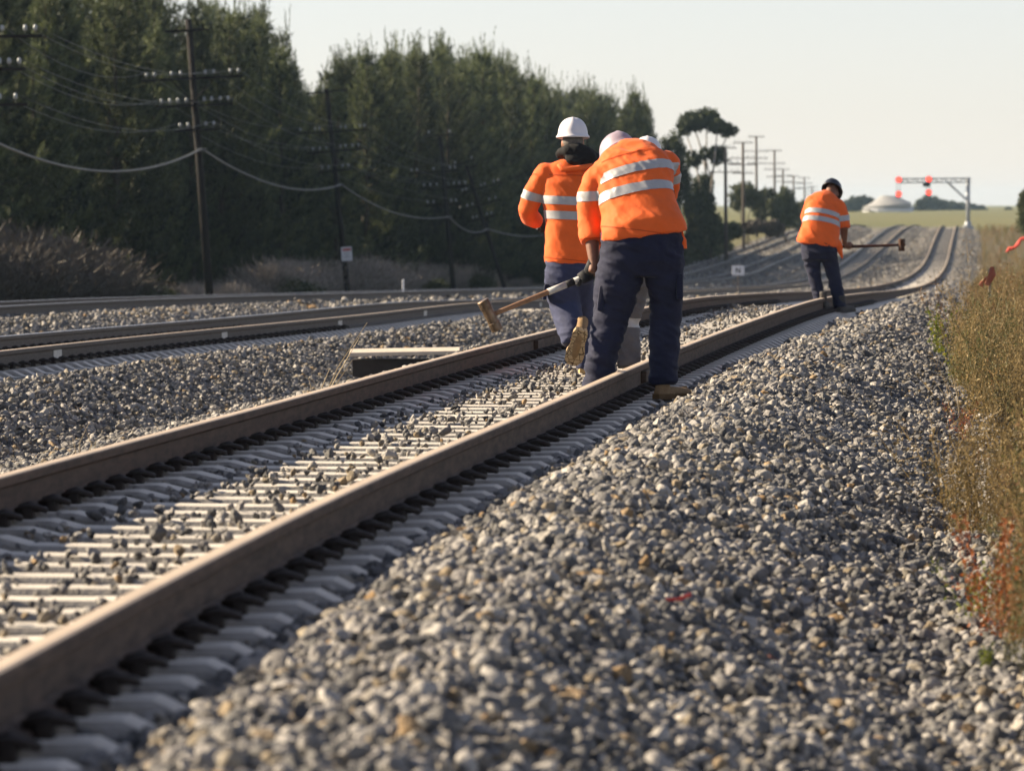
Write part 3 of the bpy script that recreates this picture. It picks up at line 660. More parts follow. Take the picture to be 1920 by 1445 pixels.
for row, (off, step) in enumerate(((0.0, 4.4), (-3.2, 4.6), (-6.5, 5.5), (-10.5, 6.0))):  # last row is added, hidden behind the others, to block sun from lower crowns
    y = 128.0
    while y < 462:
        x = -15.6 + .105 * (y - 200) + off + random.uniform(-.9, .9); yy = y + random.uniform(-.8, .8); px = CX + F * x / yy
        if -1100 < px < 1295 and (px > -260 or row == 0 or yy < 170):  # unseen pines far off to the left are added to shade the shrubs
            ty = np.interp(px, skx, sky_y) + abs(random.gauss(0, 1)) * ((78, 50, 26, 20)[row]) * (200 / yy)
            h = CAMZ + (HOR - ty) * yy / F - tz(x, yy)
            lab = ("dark pine added beyond the left edge of the picture, mostly for its shade" if px < -40 else "tall dark pine at the left end of the windbreak behind the telegraph pole" if px < 540 else
                   "dark green pine in the middle of the windbreak behind the leaning poles" if px < 960 else "hazy dark pine of the windbreak behind the standing workers")
            if row: lab = lab.replace("pine ", "back row pine ", 1)  # includes the hidden last row, added to block sun
            plant_pine(x, yy, max(5.5, h), lab); npine += 1
        y += step * random.uniform(.8, 1.2)
print("pines", npine)

# ------------------------------------------------------------------ gum tree, bushes on the bank, far trees
def leafy(name, label, cat, px, py_base, Y, clumps_px, nleaf, size, m, trunk_m, seed, group=None, trunk_r=.12, forks=3, zoff=None):
    s = Y / F; base = P(px, py_base, Y) if zoff is None else Vector((P(px, 400, Y).x, Y, zoff)); base.z = tz(base.x, Y) - .05
    o = thing(name, label, cat, base, group); cl = []
    for (cx, cy, rx, ry) in clumps_px:
        c = P(cx, cy, Y) - base; cl.append(((c.x, random.uniform(-.4, .4) * rx * s, c.z), (rx * s, rx * s * .9, ry * s)))
    mb = MB(); random.seed(seed)
    for (c, r) in cl[:6]:
        limb(mb, (random.uniform(-.2, .2), random.uniform(-.2, .2), -.1), (c[0], c[1], c[2] - r[2] * .3), trunk_r * random.uniform(.6, 1), trunk_r * .25, .10, 6, 7)
    link("trunk", mb.mesh("trunk", trunk_m, True), o); link("crown", clump_crown("crown", cl, nleaf, size, m, seed), o); return o
leafy("gum_tree", "tall gum tree with pale bare limbs and a flat spreading crown", "gum tree", 1308, 470, 445,
      [(1300,228,26,17),(1325,222,24,17),(1345,236,22,14),(1366,246,17,11),(1285,240,16,14),(1322,288,14,11),(1345,291,20,17),(1300,300,14,18),(1378,243,8,8),(1318,350,20,24),(1300,390,18,30)],
      26000, .21, M['gum'], M['gumbark'], 5, trunk_r=.17)
for k, (px, Yb, cl, lab, mm) in enumerate([
    (1268, 428, [(1262,290,22,45),(1275,350,22,50),(1250,330,16,60)], "dark shaggy tree at the right end of the windbreak beside the gum", 'gum'),
    (1330, 425, [(1322,400,22,42),(1338,430,16,30),(1305,420,18,36)], "dark bushy tree under the gum tree above the rails", 'gum'),
    (1402, 520, [(1395,362,24,18),(1412,375,22,16),(1385,380,16,18)], "round green bush behind the tall far telegraph poles", 'bush'),
    (1440, 545, [(1438,372,16,20),(1452,385,18,24),(1428,395,14,20)], "olive bush between far telegraph poles, right of the round bush", 'bush'),
    (1476, 520, [(1472,382,17,32),(1484,400,14,28),(1462,410,14,24)], "dark upright bush left of the bent far man's shoulder", 'gum'),
    (1425, 470, [(1420,425,24,12),(1450,428,20,14),(1400,428,18,10)], "low brown scrub on the bank behind the rising rails", 'twig'),
    (1360, 455, [(1352,438,22,18),(1372,434,18,16)], "low dark scrub at the foot of the bank left of the brown scrub", 'gum'),
    (1500, 600, [(1505,400,12,20),(1495,410,12,18)], "small hazy bush behind the bent far man's back", 'bush')]):
    leafy("bush", lab, "bush", px, 430, Yb, cl, 7000, .26, M[mm], M['bark'], 40 + k, "bushes on the bank", .07)
for k, (px, hw, ty) in enumerate([(1592,14,378),(1606,14,370),(1625,16,367),(1638,10,374),(1728,12,374),(1742,14,369),(1758,15,370),(1775,12,377),(1792,13,379),(1808,11,381),(1826,12,382),(1842,9,386),(1893,8,390)]):
    Yf = 1380 + 25 * k; lab = "hazy far tree left of the domed roof" if px < 1650 else ("hazy far tree between the domed roof and the signal post" if px < 1812 else "tiny hazy tree on the skyline right of the signal post")
    leafy("far_tree", lab, "tree", px, 395, Yf, [(px - hw*.3, (ty+397)/2, hw*.8, (398-ty)*.5), (px + hw*.35, (ty+404)/2, hw*.7, (396-ty)*.42)], 2500, .85, M['fartree'], M['bark'], 70 + k, "trees on the far skyline", .25)
leafy("bush", "dark green bush cut by the right edge of the picture", "bush", 1934, 440, 300, [(1932,385,22,28),(1936,415,26,26),(1928,400,18,34)], 9000, .16, M['bush'], M['bark'], 97, None, .06)

# dry shrubs along the foot of the trees
TW = [twig_mesh(300 + i, 1.6, 1.5, 2600, M['twig'], .022) for i in range(5)]
TWP = [twig_mesh(310 + i, 1.6, 1.5, 2600, M['twigpale'], .022) for i in range(4)]
GB = [clump_crown("shrub_leaves", [((0,0,.6),(.8,.8,.6)),((.5,.2,.4),(.6,.6,.45)),((-.5,-.1,.45),(.6,.6,.5))], 4500, .12, M['bush'], 330 + i) for i in range(2)]
def shrub(px, Y, h, lab, green=False):
    x = P(px, 450, Y).x; me = random.choice(GB if green else (TWP if px > 330 else TW)); o = link("dry_shrub" if not green else "green_shrub", me); s = h / (1.2 if green else 1.75)
    o.location = (x, Y, tz(x, Y) - .05); o.rotation_euler = (0, 0, random.uniform(0, 6.28)); o.scale = (s * random.uniform(1, 1.5), s * random.uniform(1, 1.5), s)
    tag(o, lab, "shrub", "dry shrubs along the foot of the pines" if not green else "green shrubs under the pines")
random.seed(5)
for px in range(-60, 1000, 17):
    for r in range(2):
        top = np.interp(px, [-60, 40, 110, 180, 260, 340, 420, 500, 560, 640, 700, 780, 850, 900, 930, 1000], [400, 415, 425, 465, 510, 520, 510, 478, 470, 478, 468, 478, 480, 490, 505, 520])
        Y = np.interp(px, [-60, 400, 1000], [168, 205, 335]) + random.uniform(-8, 10); q = px + random.uniform(-9, 9)
        x = P(q, 450, Y).x; h = CAMZ + (HOR - (top + random.uniform(0, 30))) * Y / F - tz(x, Y)
        lab = ("tall tangled brown shrub at the far left below the pines" if px < 200 else "low grey dry shrub around the foot of the first telegraph pole" if px < 520 else
               "grey dry shrub around the pole with the white notice" if px < 760 else "grey dry shrub below the leaning poles left of the workers")
        shrub(q, Y, max(.5, h), lab)
for px, Y, h in ((255, 188, 1.0), (300, 192, .8), (560, 226, 1.0), (-20, 172, 1.6), (905, 300, .9), (820, 280, .8)): shrub(px, Y, h, "small green shrub among the dry grey shrubs below the pines", True)
for k in range(46):         # shaded scrub on the slope above the outer rails
    px = 1010 + k * 8.6; Y = float(np.interp(px, [1010, 1150, 1400, 1500], [350, 400, 470, 560])) + random.uniform(-12, 12); x = P(px, 450, Y).x
    edge = float(c4(Y)) - 2.6
    if x > edge: x = edge - random.uniform(0, 2.0)
    o = link("dark_scrub", random.choice(GB)); s = random.uniform(.9, 1.7); o.location = (x, Y, tz(x, Y) - .1); o.scale = (s*1.5, s*1.5, s); o.rotation_euler = (0, 0, random.uniform(0, 6))
    tag(o, "dark low scrub on the slope above the outermost rail", "shrub", "dark scrub above the outer rails")

# ------------------------------------------------------------------ telegraph poles
def insulator(mb, p, s=1.0, ms=(0, 0)):
    mb.tube([p, p + Vector((0, 0, .10*s))], [.012*s]*2, 6, mi=0); mb.tube([p + Vector((0, 0, .08*s)), p + Vector((0, 0, .11*s)), p + Vector((0, 0, .17*s)), p + Vector((0, 0, .22*s)), p + Vector((0, 0, .24*s))], [.030*s, .058*s, .050*s, .042*s, .015*s], 9, mi=1)
def pole(label, top, bot, Y, arms, clamp=None, m='pole_wood', braces=(), ins_s=1.0, r=.13):
    b = P(bot[0], bot[1], Y); t = P(top[0], top[1], Y); gz = tz(b.x, Y) - .3
    d = (t - b); b2 = b + d * ((gz - b.z) / d.z); o = thing("telegraph_pole", label, "telegraph pole", b2, "telegraph poles")
    mb = MB(); mb.tube([Vector((0, 0, 0)), (t - b2) * .5, t - b2], [r, r * .88, r * .72], 10); mb.build("pole_shaft", M[m], o, True)
    att = {}
    for ai, (x0, y0, x1, y1, ins) in enumerate(arms):
        a, c = P(x0, y0, Y) - b2, P(x1, y1, Y) - b2; mb = MB(); f = Vector((0, -.12, 0)); dr = (c - a).normalized(); q = Matrix((dr, Vector((0, 1, 0)), dr.cross(Vector((0, 1, 0))))).transposed()
        mb.box((a + c) / 2 + f, ((c - a).length + .12, .08, .07), q, 0, .008)
        cr = mb.build("crossarm", M[m], o)
        for xi in ins:
            k = (xi - x0) / (x1 - x0); p = a.lerp(c, k) + f + Vector((0, 0, .05)); mi = MB(); insulator(mi, p, ins_s * .8); mi.build("insulator", [M['cable'], M['porcelain']], cr, True)
            att[(ai, xi)] = b2 + p + Vector((0, 0, .18*ins_s))
    for (x0, y0, x1, y1) in braces:
        mb = MB(); mb.tube([P(x0, y0, Y) - b2 + Vector((0, -.19, 0)), P(x1, y1, Y) - b2 + Vector((0, -.15, 0))], [.02, .02], 6); mb.build("brace", M[m], o)
    if clamp:
        mb = MB(); p = P(clamp[0], clamp[1], Y) - b2; mb.box(p + Vector((0, -.13, 0)), (.30, .12, .10), None, 0, .02); mb.build("cable_clamp", M['cable'], o)
    return o, att
P0, A0 = pole("telegraph pole mostly outside the left edge, only its crossarm ends show", (-78, -60), (-58, 590), 122, [(-190, 72, 74, 68, [-180, -120, 5, 48, 67]), (-160, 133, 44, 130, [-140, -90, 0, 18, 37]), (-120, 200, 47, 196, [-110, -80, 0, 30])])
P1, A1 = pole("nearest tall dark telegraph pole with three rows of white insulators", (353, 36), (393, 557), 172,
     [(314, 60, 388, 56, []), (270, 152, 452, 143, [275, 290, 322, 339, 385, 401, 432, 447]), (298, 201, 433, 195, [303, 319, 334, 350, 383, 397, 413, 428]), (332, 246, 408, 242, [338, 353, 386, 401])],
     (378, 281), braces=((322, 152, 366, 196), (400, 150, 364, 190)))
P2, A2 = pole("telegraph pole with a bare top arm and a white notice near its foot", (612, 166), (650, 530), 246,
     [(577, 176, 650, 168, []), (559, 251, 690, 243, [563, 591, 599, 639, 648, 675, 683]), (578, 288, 677, 279, [587, 600, 612, 639, 648, 661, 672]), (600, 323, 657, 317, [604, 616, 642, 653])], (638, 347), braces=((596, 250, 622, 282),))
P3, A3 = pole("upright telegraph pole left of the leaning one in front of the pines", (825, 256), (849, 530), 272,
     [(798, 255, 850, 253, [804, 843]), (768, 326, 858, 320, [772, 782, 813, 844, 853]), (790, 354, 876, 349, [795, 807, 819, 841, 851, 861, 872]), (798, 386, 860, 382, [802, 813, 846, 855])], (842, 407), braces=((800, 325, 833, 352), (857, 325, 834, 352)))
P4, A4 = pole("leaning telegraph pole beside the shoulder of the standing worker", (874, 310), (946, 540), 303,
     [(850, 312, 888, 300, [853, 884]), (862, 364, 940, 342, [867, 874, 902, 909, 926, 934]), (857, 397, 936, 374, [863, 876, 886, 917, 929]), (882, 415, 926, 404, [887, 894, 913, 921])], (914, 430), braces=((863, 366, 898, 385), (914, 352, 897, 383)))
for k, (px, ty, Y, arms, lab) in enumerate([
    (1360, 277, 430, (278, 307, 323), "far telegraph pole standing just right of the gum tree"),
    (1393, 266, 480, (268, 297, 309, 325), "far telegraph pole second right of the gum tree"),
    (1418, 255, 570, (257, 284, 297, 307), "tallest looking far telegraph pole on the skyline"),
    (1452, 281, 620, (283, 307, 318, 332), "far telegraph pole right of the tallest looking one"),
    (1468, 317, 700, (318, 330, 341), "far telegraph pole rising out of the dark upright bush"),
    (1488, 329, 760, (331, 343, 354), "far telegraph pole first left of the bent far man"),
    (1508, 332, 830, (334, 344, 353), "far telegraph pole just left of the bent far man's helmet"),
    (1523, 349, 930, (351, 359, 366), "smallest far telegraph pole, half hidden by the bent far man")]):
    hw = 2.0 * F / Y * .55
    pole(lab, (px, ty), (px + 1, 425), Y, [(px - hw * q, ay, px + hw * q, ay, [px - hw*q*.8, px - hw*q*.4, px + hw*q*.4, px + hw*q*.8]) for ay, q in zip(arms, (.7, 1.0, 1.0, .75))], None, 'pole_grey', (), 1.1, .15)

def cable(name, label, cat, spans, r, m, group=None, n=16):
    mb = MB(); pts = []
    for (a, b, sag) in spans:
        for i, t in enumerate(np.linspace(0, 1, n)):
            if pts and i == 0: continue
            p = Vector(a).lerp(Vector(b), t); p.z -= sag * 4 * t * (1 - t); pts.append(p)
    mb.tube(pts, [r] * len(pts), 6); o = mb.build(name, m, None, True); tag(o, label, cat, group); return o
K = [P(-62, 240, 122), P(378, 279, 172), P(640, 346, 246), P(842, 406, 272), P(914, 429, 303), P(1040, 436, 360)]
cable("hanging_cable", "thick grey cable sagging from pole to pole in front of the pines", "cable",
      [(K[0], K[1], .78), (K[1], K[2], .62), (K[2], K[3], .55), (K[3], K[4], .42), (K[4], K[5], .30)], .030, M['cable'])
def wire(i0, i1, i2, i3, lab): cable("telegraph_wire", lab, "wire", [(i0, i1, .5), (i1, i2, .5)] + ([(i2, i3, .3)] if i3 is not None else []), .006, M['wire'], "thin telegraph wires", 10)
for j, (ka, kb, kc, kd) in enumerate([((0, 5), (1, 275), (1, 563), (1, 772)), ((0, 48), (1, 401), (1, 639), (1, 844)), ((0, 67), (1, 447), (1, 683), (1, 853)),
    ((1, 0), (2, 303), (2, 587), (2, 795)), ((1, 18), (2, 350), (2, 612), (2, 819)), ((1, 37), (2, 428), (2, 672), (2, 872)), ((2, 0), (3, 338), (3, 604), (3, 802)), ((2, 30), (3, 401), (3, 653), (3, 855))]):
    wire(A0[ka], A1[kb], A2[kc], A3[kd], "thin wire strung on the %s arms of the telegraph poles" % ("upper" if j < 3 else "middle" if j < 6 else "lowest"))

# notice on the second pole: heading and lines too small to read
o = thing("notice_board", "white notice with a red heading at the foot of the second pole", "notice", P(650, 476, 245.6)); mb = MB(); s = 245.6 / F
mb.box((0, 0, 0), (20*s, .02, 26*s), Matrix.Rotation(R(-4), 3, 'Y'), 0, .004); mb.build("plate", M['signwhite'], o)
mb = MB(); mb.box((0.0, -.014, 8*s), (16*s, .006, 4.5*s), Matrix.Rotation(R(-4), 3, 'Y')); mb.build("heading", M['signred'], o)
mb = MB()
for q in range(3): mb.box((.3*s*(q-1), -.014, (1.5 - 4.2*q)*s), ((14-3*(q % 2))*s, .006, 1.1*s), Matrix.Rotation(R(-4), 3, 'Y'))
mb.build("text_lines", M['cable'], o)
# N sign
Ys = 203.0; c_ = P(1384, 507, Ys); gz = tz(c_.x, Ys); o = thing("letter_sign", "small white sign with a black N on a short post beside the second track", "sign", (c_.x, Ys, gz)); s = Ys / F
mb = MB(); mb.tube([(0, .03, -.2), (0, .03, c_.z - gz)], [.016, .016], 8); mb.build("post", M['pole_grey'], o)
mb = MB(); mb.box((0, 0, c_.z - gz), (23*s, .02, 18*s), None, 0, .004); mb.build("plate", M['signwhite'], o)
mb = MB(); z0 = c_.z - gz; h, wN = 4.6*s, 3.4*s
for sx in (-1, 1): mb.box((sx*wN, -.014, z0), (1.8*s, .006, 2*h))
mb.box((0, -.0145, z0), (1.8*s, .006, math.hypot(2*wN, 2*h)*.93), Matrix.Rotation(-math.atan2(2*wN, 2*h), 3, 'Y')); mb.build("letter", M['signblack'], o)
# small white marker post behind the third track
p = P(756, 545, 158); mb = MB(); gz = tz(p.x, 158); zt_ = P(756, 527, 158).z
mb.box((p.x, 158, (gz + zt_) / 2), (.055, .05, zt_ - gz + .1), None, 0, .015); tag(mb.build("marker_post", M['signwhite']), "short white marker post behind the third track below the pines", "post")

# ------------------------------------------------------------------ signal gantry and far house
Yg = 640.0; s = Yg / F; b = P(1815, 425, Yg); b.z = tz(b.x, Yg) - .1
g = thing("signal_gantry", "grey steel signal gantry reaching over the far tracks", "gantry", b)
top = P(1815, 338, Yg) - b; lft = P(1688, 339, Yg) - b
mb = MB(); mb.tube([(0, 0, 0), (0, 0, top.z - 4.5)], [.36, .36], 12); mb.tube([(0, 0, top.z - 4.5), (0, 0, top.z + .3)], [.22, .22], 12); mb.box((0, 0, .1), (1.1, 1.1, .5), None, 0, .05); mb.build("post", M['galv'], g, True)
mb = MB()
for dy in (-.3, .3):
    for dz in (-.22, .22): mb.tube([Vector((top.x + .3, dy, top.z + dz)), Vector((lft.x, dy, lft.z + dz))], [.075, .075], 6)
for k in range(14):
    t0, t1 = k / 14, (k + 1) / 14; a_, c_ = Vector((0, 0, top.z)).lerp(Vector((lft.x, 0, lft.z)), t0), Vector((0, 0, top.z)).lerp(Vector((lft.x, 0, lft.z)), t1); sg = .22 if k % 2 else -.22
    for dy in (-.3, .3): mb.tube([a_ + Vector((0, dy, sg)), c_ + Vector((0, dy, -sg))], [.05, .05], 5)
mb.build("beam", M['galv'], g)
mb = MB(); mb.tube([P(1812, 375, Yg) - b, P(1777, 342, Yg) - b], [.11, .11], 8); mb.build("brace", M['galv'], g)
for (px, py0, py1, lab) in ((1685, 337, 364, "two lamp red signal hanging at the free end of the gantry"), (1741.5, 336, 361, "two lamp red signal with a black hood at the middle of the gantry")):
    o = thing("railway_signal", lab, "signal", P(px, py1 + 6, Yg - .8), "lit red signals on the gantry"); bz = o.location.copy()
    for py in (py0, py1):
        q = P(px, py, Yg - .8) - bz; mb = MB(); mb.tube([q + Vector((0, -.06, 0)), q + Vector((0, -.02, 0))], [.25, .27], 16); mb.build("lamp", M['redlamp'], o)
        mb = MB(); mb.tube([q + Vector((0, -.02, 0)), q + Vector((0, .10, 0)), q + Vector((0, .3, 0))], [.36, .36, .2], 16); mb.build("lamp_housing", M['signblack'], o)
    a_, c_ = P(px, py0, Yg - .8) - bz, P(px, py1 + 5, Yg - .8) - bz; mb = MB()
    for dx in (-.17, .17): mb.tube([a_ + Vector((dx, .32, 0)), c_ + Vector((dx, .32, 0))], [.03, .03], 5)
    mb.box(c_ + Vector((0, .2, -.05)), (.5, .4, .12)); mb.box(a_ + Vector((0, .55, 0)), (.35, .5, .4)); mb.build("hanger", M['signblack'], o)
    if px > 1700: mb = MB(); mb.box(P(1737, 346, Yg - .8) - bz + Vector((0, .15, 0)), (.75, .4, .5), None, 0, .08); mb.build("hood", M['signblack'], o)
Yh = 1250.0; s = Yh / F; b = P(1663, 396, Yh); b.z = tz(b.x, Yh) - .3
o = thing("farm_building", "pale low building with a broad domed roof on the skyline", "building", b)
def Q(px, py): return P(px, py, Yh) - b
def ring_roof(rows, m, name):
    mb = MB(); mb.tube([Vector((Q(cx, 390).x, 0, Q(cx, py).z)) for cx, py, _ in rows], [(hw * s, hw * s * .8) for _, _, hw in rows], 28, side=(1, 0, 0)); return mb.build(name, m, o, False)
ring_roof([(1664, 392.5, 38), (1664, 386.5, 45), (1664, 384.5, 45), (1663, 376.5, 29), (1662, 369, 15), (1662, 367.5, 12), (1662, 366.8, 4)], M['roof'], "roof")
ring_roof([(1664, 397.5, 47), (1664, 394.5, 47), (1664, 391.5, 47), (1664, 390.6, 42)], M['roofwhite'], "verandah")
mb = MB(); mb.box(Q(1708, 392) + Vector((0, 1, 0)), (11*s, 3, 9*s)); mb.build("water_tank", M['roofwhite'], o)
mb = MB(); mb.box(Q(1622, 394) + Vector((0, -3.5, 0)), (16*s, 1.5, 3.5*s)); mb.build("porch", M['wallbuff'], o)

# ------------------------------------------------------------------ small things beside the tracks
Yc = 59.5; s = Yc / F; o = thing("cable_pit", "dark pit with a pale concrete lid in the gravel left of the hammer", "cable pit", P(755, 690, Yc)); b = o.location.copy()
tp = P(755, 652, Yc).z - b.z; x0, x1 = P(655, 648, Yc).x - b.x, P(862, 648, Yc).x - b.x
mb = MB(); mb.box(((x0+x1)/2, .22, tp - .045), (x1 - x0, .56, .04), Euler((R(2.6), R(-1.0), 0)).to_matrix(), 0, .008); mb.build("lid", M['slab'], o)
mb = MB(); mb.box(((x0+x1)/2, .27, tp*.5 - .12), (x1 - x0 - .06, .46, tp + .0), None, 0, .005); mb.build("pit_void_box", M['slabdark'], o)
def stems(name, label, cat, root, tops, r, m, leaves_=None):
    o = thing(name, label, cat, root); mb = MB()
    for (dx, dy, dz) in tops:
        e = Vector((dx, dy, dz)); k = Vector((random.uniform(-.05, .05), 0, 0)); mb.tube([Vector((0, 0, -.05)), e * .5 + k, e], [r, r * .8, r * .4], 5)
    mb.build("stems", m, o); return o
straw = mat('straw', (0.34, 0.27, 0.17), .8, var=.2, scale=10)
q = P(590, 745, 47); q.z = tz(q.x, 47)
random.seed(3)
stems("dry_weed", "dry straw weed with long bare stems left of the cable pit", "weed", q, [(.42, .1, .72), (.36, -.1, .60), (.12, 0, .35), (.30, .1, .42), (-.05, 0, .28)], .006, straw)
q = P(660, 705, 52); q.z = tz(q.x, 52); stems("dry_weed", "short dry straw weed at the left corner of the cable pit", "weed", q, [(.02, 0, .24), (-.03, 0, .2), (.06, 0, .17), (.17, 0, .1)], .006, straw)
q = P(150, 840, 30); q.z = tz(q.x, 30); stems("dry_weed", "thin dry weed in the gravel behind the far rail of the nearest track", "weed", q, [(.05, 0, .22), (.02, 0, .2), (-.04, 0, .15), (.08, 0, .12)], .0035, straw)
q = P(1800, 772, 44); q.z = tz(q.x, 44); stems("bare_twig", "bare pale forked twig leaning out of the weeds over the gravel", "twig", q, [(-.22, 0, .14), (-.20, 0, .33), (-.1, 0, .28), (-.05, .1, .36)], .005, straw)
mb = MB(); q = P(1262, 1064, 19.5); q.z = tz(q.x, 19.5) + .045
mb.tube([q + Vector((-.06, 0, .006)), q + Vector((-.02, 0, -.002)), q + Vector((.02, 0, 0)), q + Vector((.06, .01, .016))], [(.004, .007)]*4, 6); tag(mb.build("tape_scrap", M['tapered']), "scrap of red tape lying on the foreground ballast", "tape")
mb = MB(); q = P(1452, 1102, 18.6); q.z = tz(q.x, 18.6) + .035; mb.box(q, (.045, .03, .012), Euler((.3, .5, .4)).to_matrix(), 0, .004); tag(mb.build("dead_leaf", M['weedred']), "rusty red dead leaf on the foreground ballast", "leaf")
o = link("loose_rail_clip", CLM[1]); q = P(741, 872, 25.3); o.location = (q.x - .1, 25.3, .03); o.rotation_euler = (1.35, 0, .3); tag(o, "loose dark spring clip lying between the near rails", "rail clip")
# orange stake and pink tape among the weeds on the right
Yt = 70.0; o = thing("survey_stake", "faded orange ribboned stake in the weeds on the right", "stake", P(1856, 560, Yt)); b = o.location.copy(); mb = MB(); b.z = tz(b.x, Yt); o.location = b
zt_ = P(1857, 503, Yt).z - b.z; mb.box((0, 0, zt_ * .5 - .05), (.03, .03, zt_ + .1)); mb.build("stake", M['wallbuff'], o)
mb = MB(); t_ = P(1858, 500, Yt) - b; u_ = P(1855, 536, Yt) - b
mb.tube([t_ + Vector((.01, -.04, 0)), t_.lerp(u_, .4) + Vector((.02, -.05, 0)), u_ + Vector((-.04, -.05, 0))], [(.02, .012), (.045, .02), (.028, .01)], 8, side=(1, 0, 0))
mb.tube([t_ + Vector((-.06, -.03, -.12)), u_ + Vector((-.11, -.03, 0))], [(.012, .01), (.03, .01)], 8, side=(1, 0, 0)); mb.build("ribbon", M['flag'], o)
Yt = 120.0; mb = MB(); pp = [P(*q, Yt) for q in ((1886, 473), (1893, 466), (1901, 465), (1909, 457), (1914, 448), (1930, 446), (1945, 452))]
mb.tube(pp, [(.012, .02), (.045, .008), (.028, .02), (.055, .008), (.03, .02), (.05, .01), (.03, .02)], 8, side=(.5, .2, 1)); tag(mb.build("barrier_tape", M['tapepink'], None, True), "strip of pink barrier tape draped over the weeds at the right edge", "tape")

# ------------------------------------------------------------------ roadside weeds on the right
def weed_mesh(seed, H, nst, nleaf, m, size, spread=.28):
    rg = np.random.default_rng(seed); Vv, Fv, Tv = [], [], []; b = 0; cen = []; B, D, L_ = [], [], []
    for k in range(nst):
        az = rg.uniform(0, 6.283); ln = abs(rg.normal(0, spread)); d = np.array([math.cos(az)*ln, math.sin(az)*ln, 1.0]); h = H * rg.uniform(.55, 1.0); o_ = rg.normal(0, .05, 3) * np.array([1, 1, 0])
        for j in range(5): B.append(o_ + d * h * j / 5); D.append(d + rg.normal(0, .06, 3)); L_.append(h / 5 * 1.4)
        q = int(nleaf / nst); t = rg.uniform(.12, 1.0, q); side = rg.normal(0, 1, (q, 3)) * (.05 * H * (1.25 - .5*t))[:, None]
        cen.append(o_ + d * (h * t)[:, None] + side)
        for j in range(7):
            t_ = rg.uniform(.3, 1); B.append(o_ + d * h * t_); D.append(d * .6 + rg.normal(0, .5, 3)); L_.append(.16 * H)
    n_ = len(B); v, f, t = blades(np.array(B), np.array(D), np.array(L_), np.full(n_, .007), rg.uniform(.2, .8, n_), rg)
    v = v.reshape(-1, 3, 3); v4 = np.concatenate([v, v[:, 2:3, :]], 1).reshape(-1, 3); f4 = np.arange(len(v4)).reshape(-1, 4); t4 = np.repeat(t.reshape(-1, 3)[:, 0], 4)
    cen = np.concatenate(cen); lv, lf, lt = leaves(cen, rg.uniform(.5, 1.5, len(cen)) * size, rg.uniform(0, 1, len(cen)), rg, .6)
    return tone_mesh("weed", np.concatenate([v4, lv]), np.concatenate([f4, lf + len(v4)]), np.concatenate([t4, lt]), m)
WM = [weed_mesh(500 + i, .8, 9, 650, M['weed'], .017) for i in range(6)]
WM += [weed_mesh(510 + i, .8, 7, 560, M['weedolive'], .02) for i in range(3)] + [weed_mesh(516, .8, 6, 420, M['weedbrown'], .02), weed_mesh(517, 1.25, 4, 260, M['weedbrown'], .022, .14), weed_mesh(518, 1.2, 5, 300, M['weed'], .022, .16), weed_mesh(519, .5, 6, 260, M['weedgreen'], .03), weed_mesh(520, .55, 6, 260, M['weedred'], .026)]
WCOL = hidden_collection("weed_plant", WM)
def wpts(u0, u1, y0, y1, n, smin, smax, toe=0.0):
    y = rng.uniform(y0, y1, n); x = c1(y) + rng.uniform(u0, u1, n); u = x - c1(y)
    clump = lump(x*1.0, y*.55, 1.6, 5.0) > rng.uniform(-1.0, .25, n)
    k = in_view(x, y, 1.2) & clump & ((y > 24.6) | (CX + F * x / y > 1888)) & (u > 2.75 + .75 * (1 - ss(40, 56, y)) + toe + .25 * np.sin(y * .8) + .15 * np.sin(y * 2.3)); x, y = x[k], y[k]; return x, y, terrain(x, y) - .02, rng.uniform(smin, smax, len(x))
W_ = [wpts(2.7, 6.5, 30, 62, 2600, .4, 1.1), wpts(2.4, 8.5, 62, 110, 2600, .5, 1.1, -.2), wpts(2.6, 16, 110, 300, 2600, .7, 1.3), wpts(3, 22, 300, 620, 1800, .8, 1.4), wpts(3.05, 5.0, 18, 31, 620, .35, 1.0, -.15)]
x, y, z, sz = [np.concatenate([q[i] for q in W_]) for i in range(4)]; n = len(x); print("weeds", n)
scatter("roadside_weeds", np.stack([x, y, z], 1), np.stack([rng.normal(0, .12, n), rng.normal(0, .12, n), rng.uniform(0, 6.28, n)], 1), sz, rng.choice(len(WM), n, p=[.10]*6 + [.08]*3 + [.05, .03, .02, .03, .03]), WCOL, "dense dry olive brown weeds along the right of the ballast", "weeds")
def weed_thing(name, label, px, py, Y, me, sc_, group=None):
    q = P(px, py, Y); o = link(name, me); o.location = (q.x, Y, tz(q.x, Y) - .01); o.scale = (sc_,) * 3; o.rotation_euler = (0, 0, random.uniform(0, 6)); tag(o, label, "weed", group); return o
for k, (px, Y, s_, mm, lab) in enumerate([(1858, 22.6, .62, 'weedred', "rust red dock weed at the lower right edge of the ballast"), (1836, 23.0, .42, 'weedgreen', "bright yellow green weed beside the rust red dock"),
    (1890, 22.0, .55, 'weedred', "smaller rust red weed at the right edge beyond the dock"), (1852, 20.6, .16, 'weedgreen', "tiny green weed below the red dock in the gravel"), (1800, 40.5, .40, 'weedred', "reddish weed at the edge of the gravel below the bare twig"),
    (1795, 54.0, .45, 'weedgreen', "green weed left of the dense weeds under the yellow flowers")]):
    weed_thing("weed_plant", lab, px, 900, Y, weed_mesh(540 + k, .8, 8, 420, M[mm], .035 if s_ > .3 else .06), s_)
o = thing("yellow_flower_plant", "green weed with yellow flowers at the ballast edge", "flowering weed", (P(1762, 690, 58).x, 58, tz(P(1762, 690, 58).x, 58))); b = o.location.copy()
link("foliage", weed_mesh(560, .55, 7, 260, M['weedgreen'], .03), o)
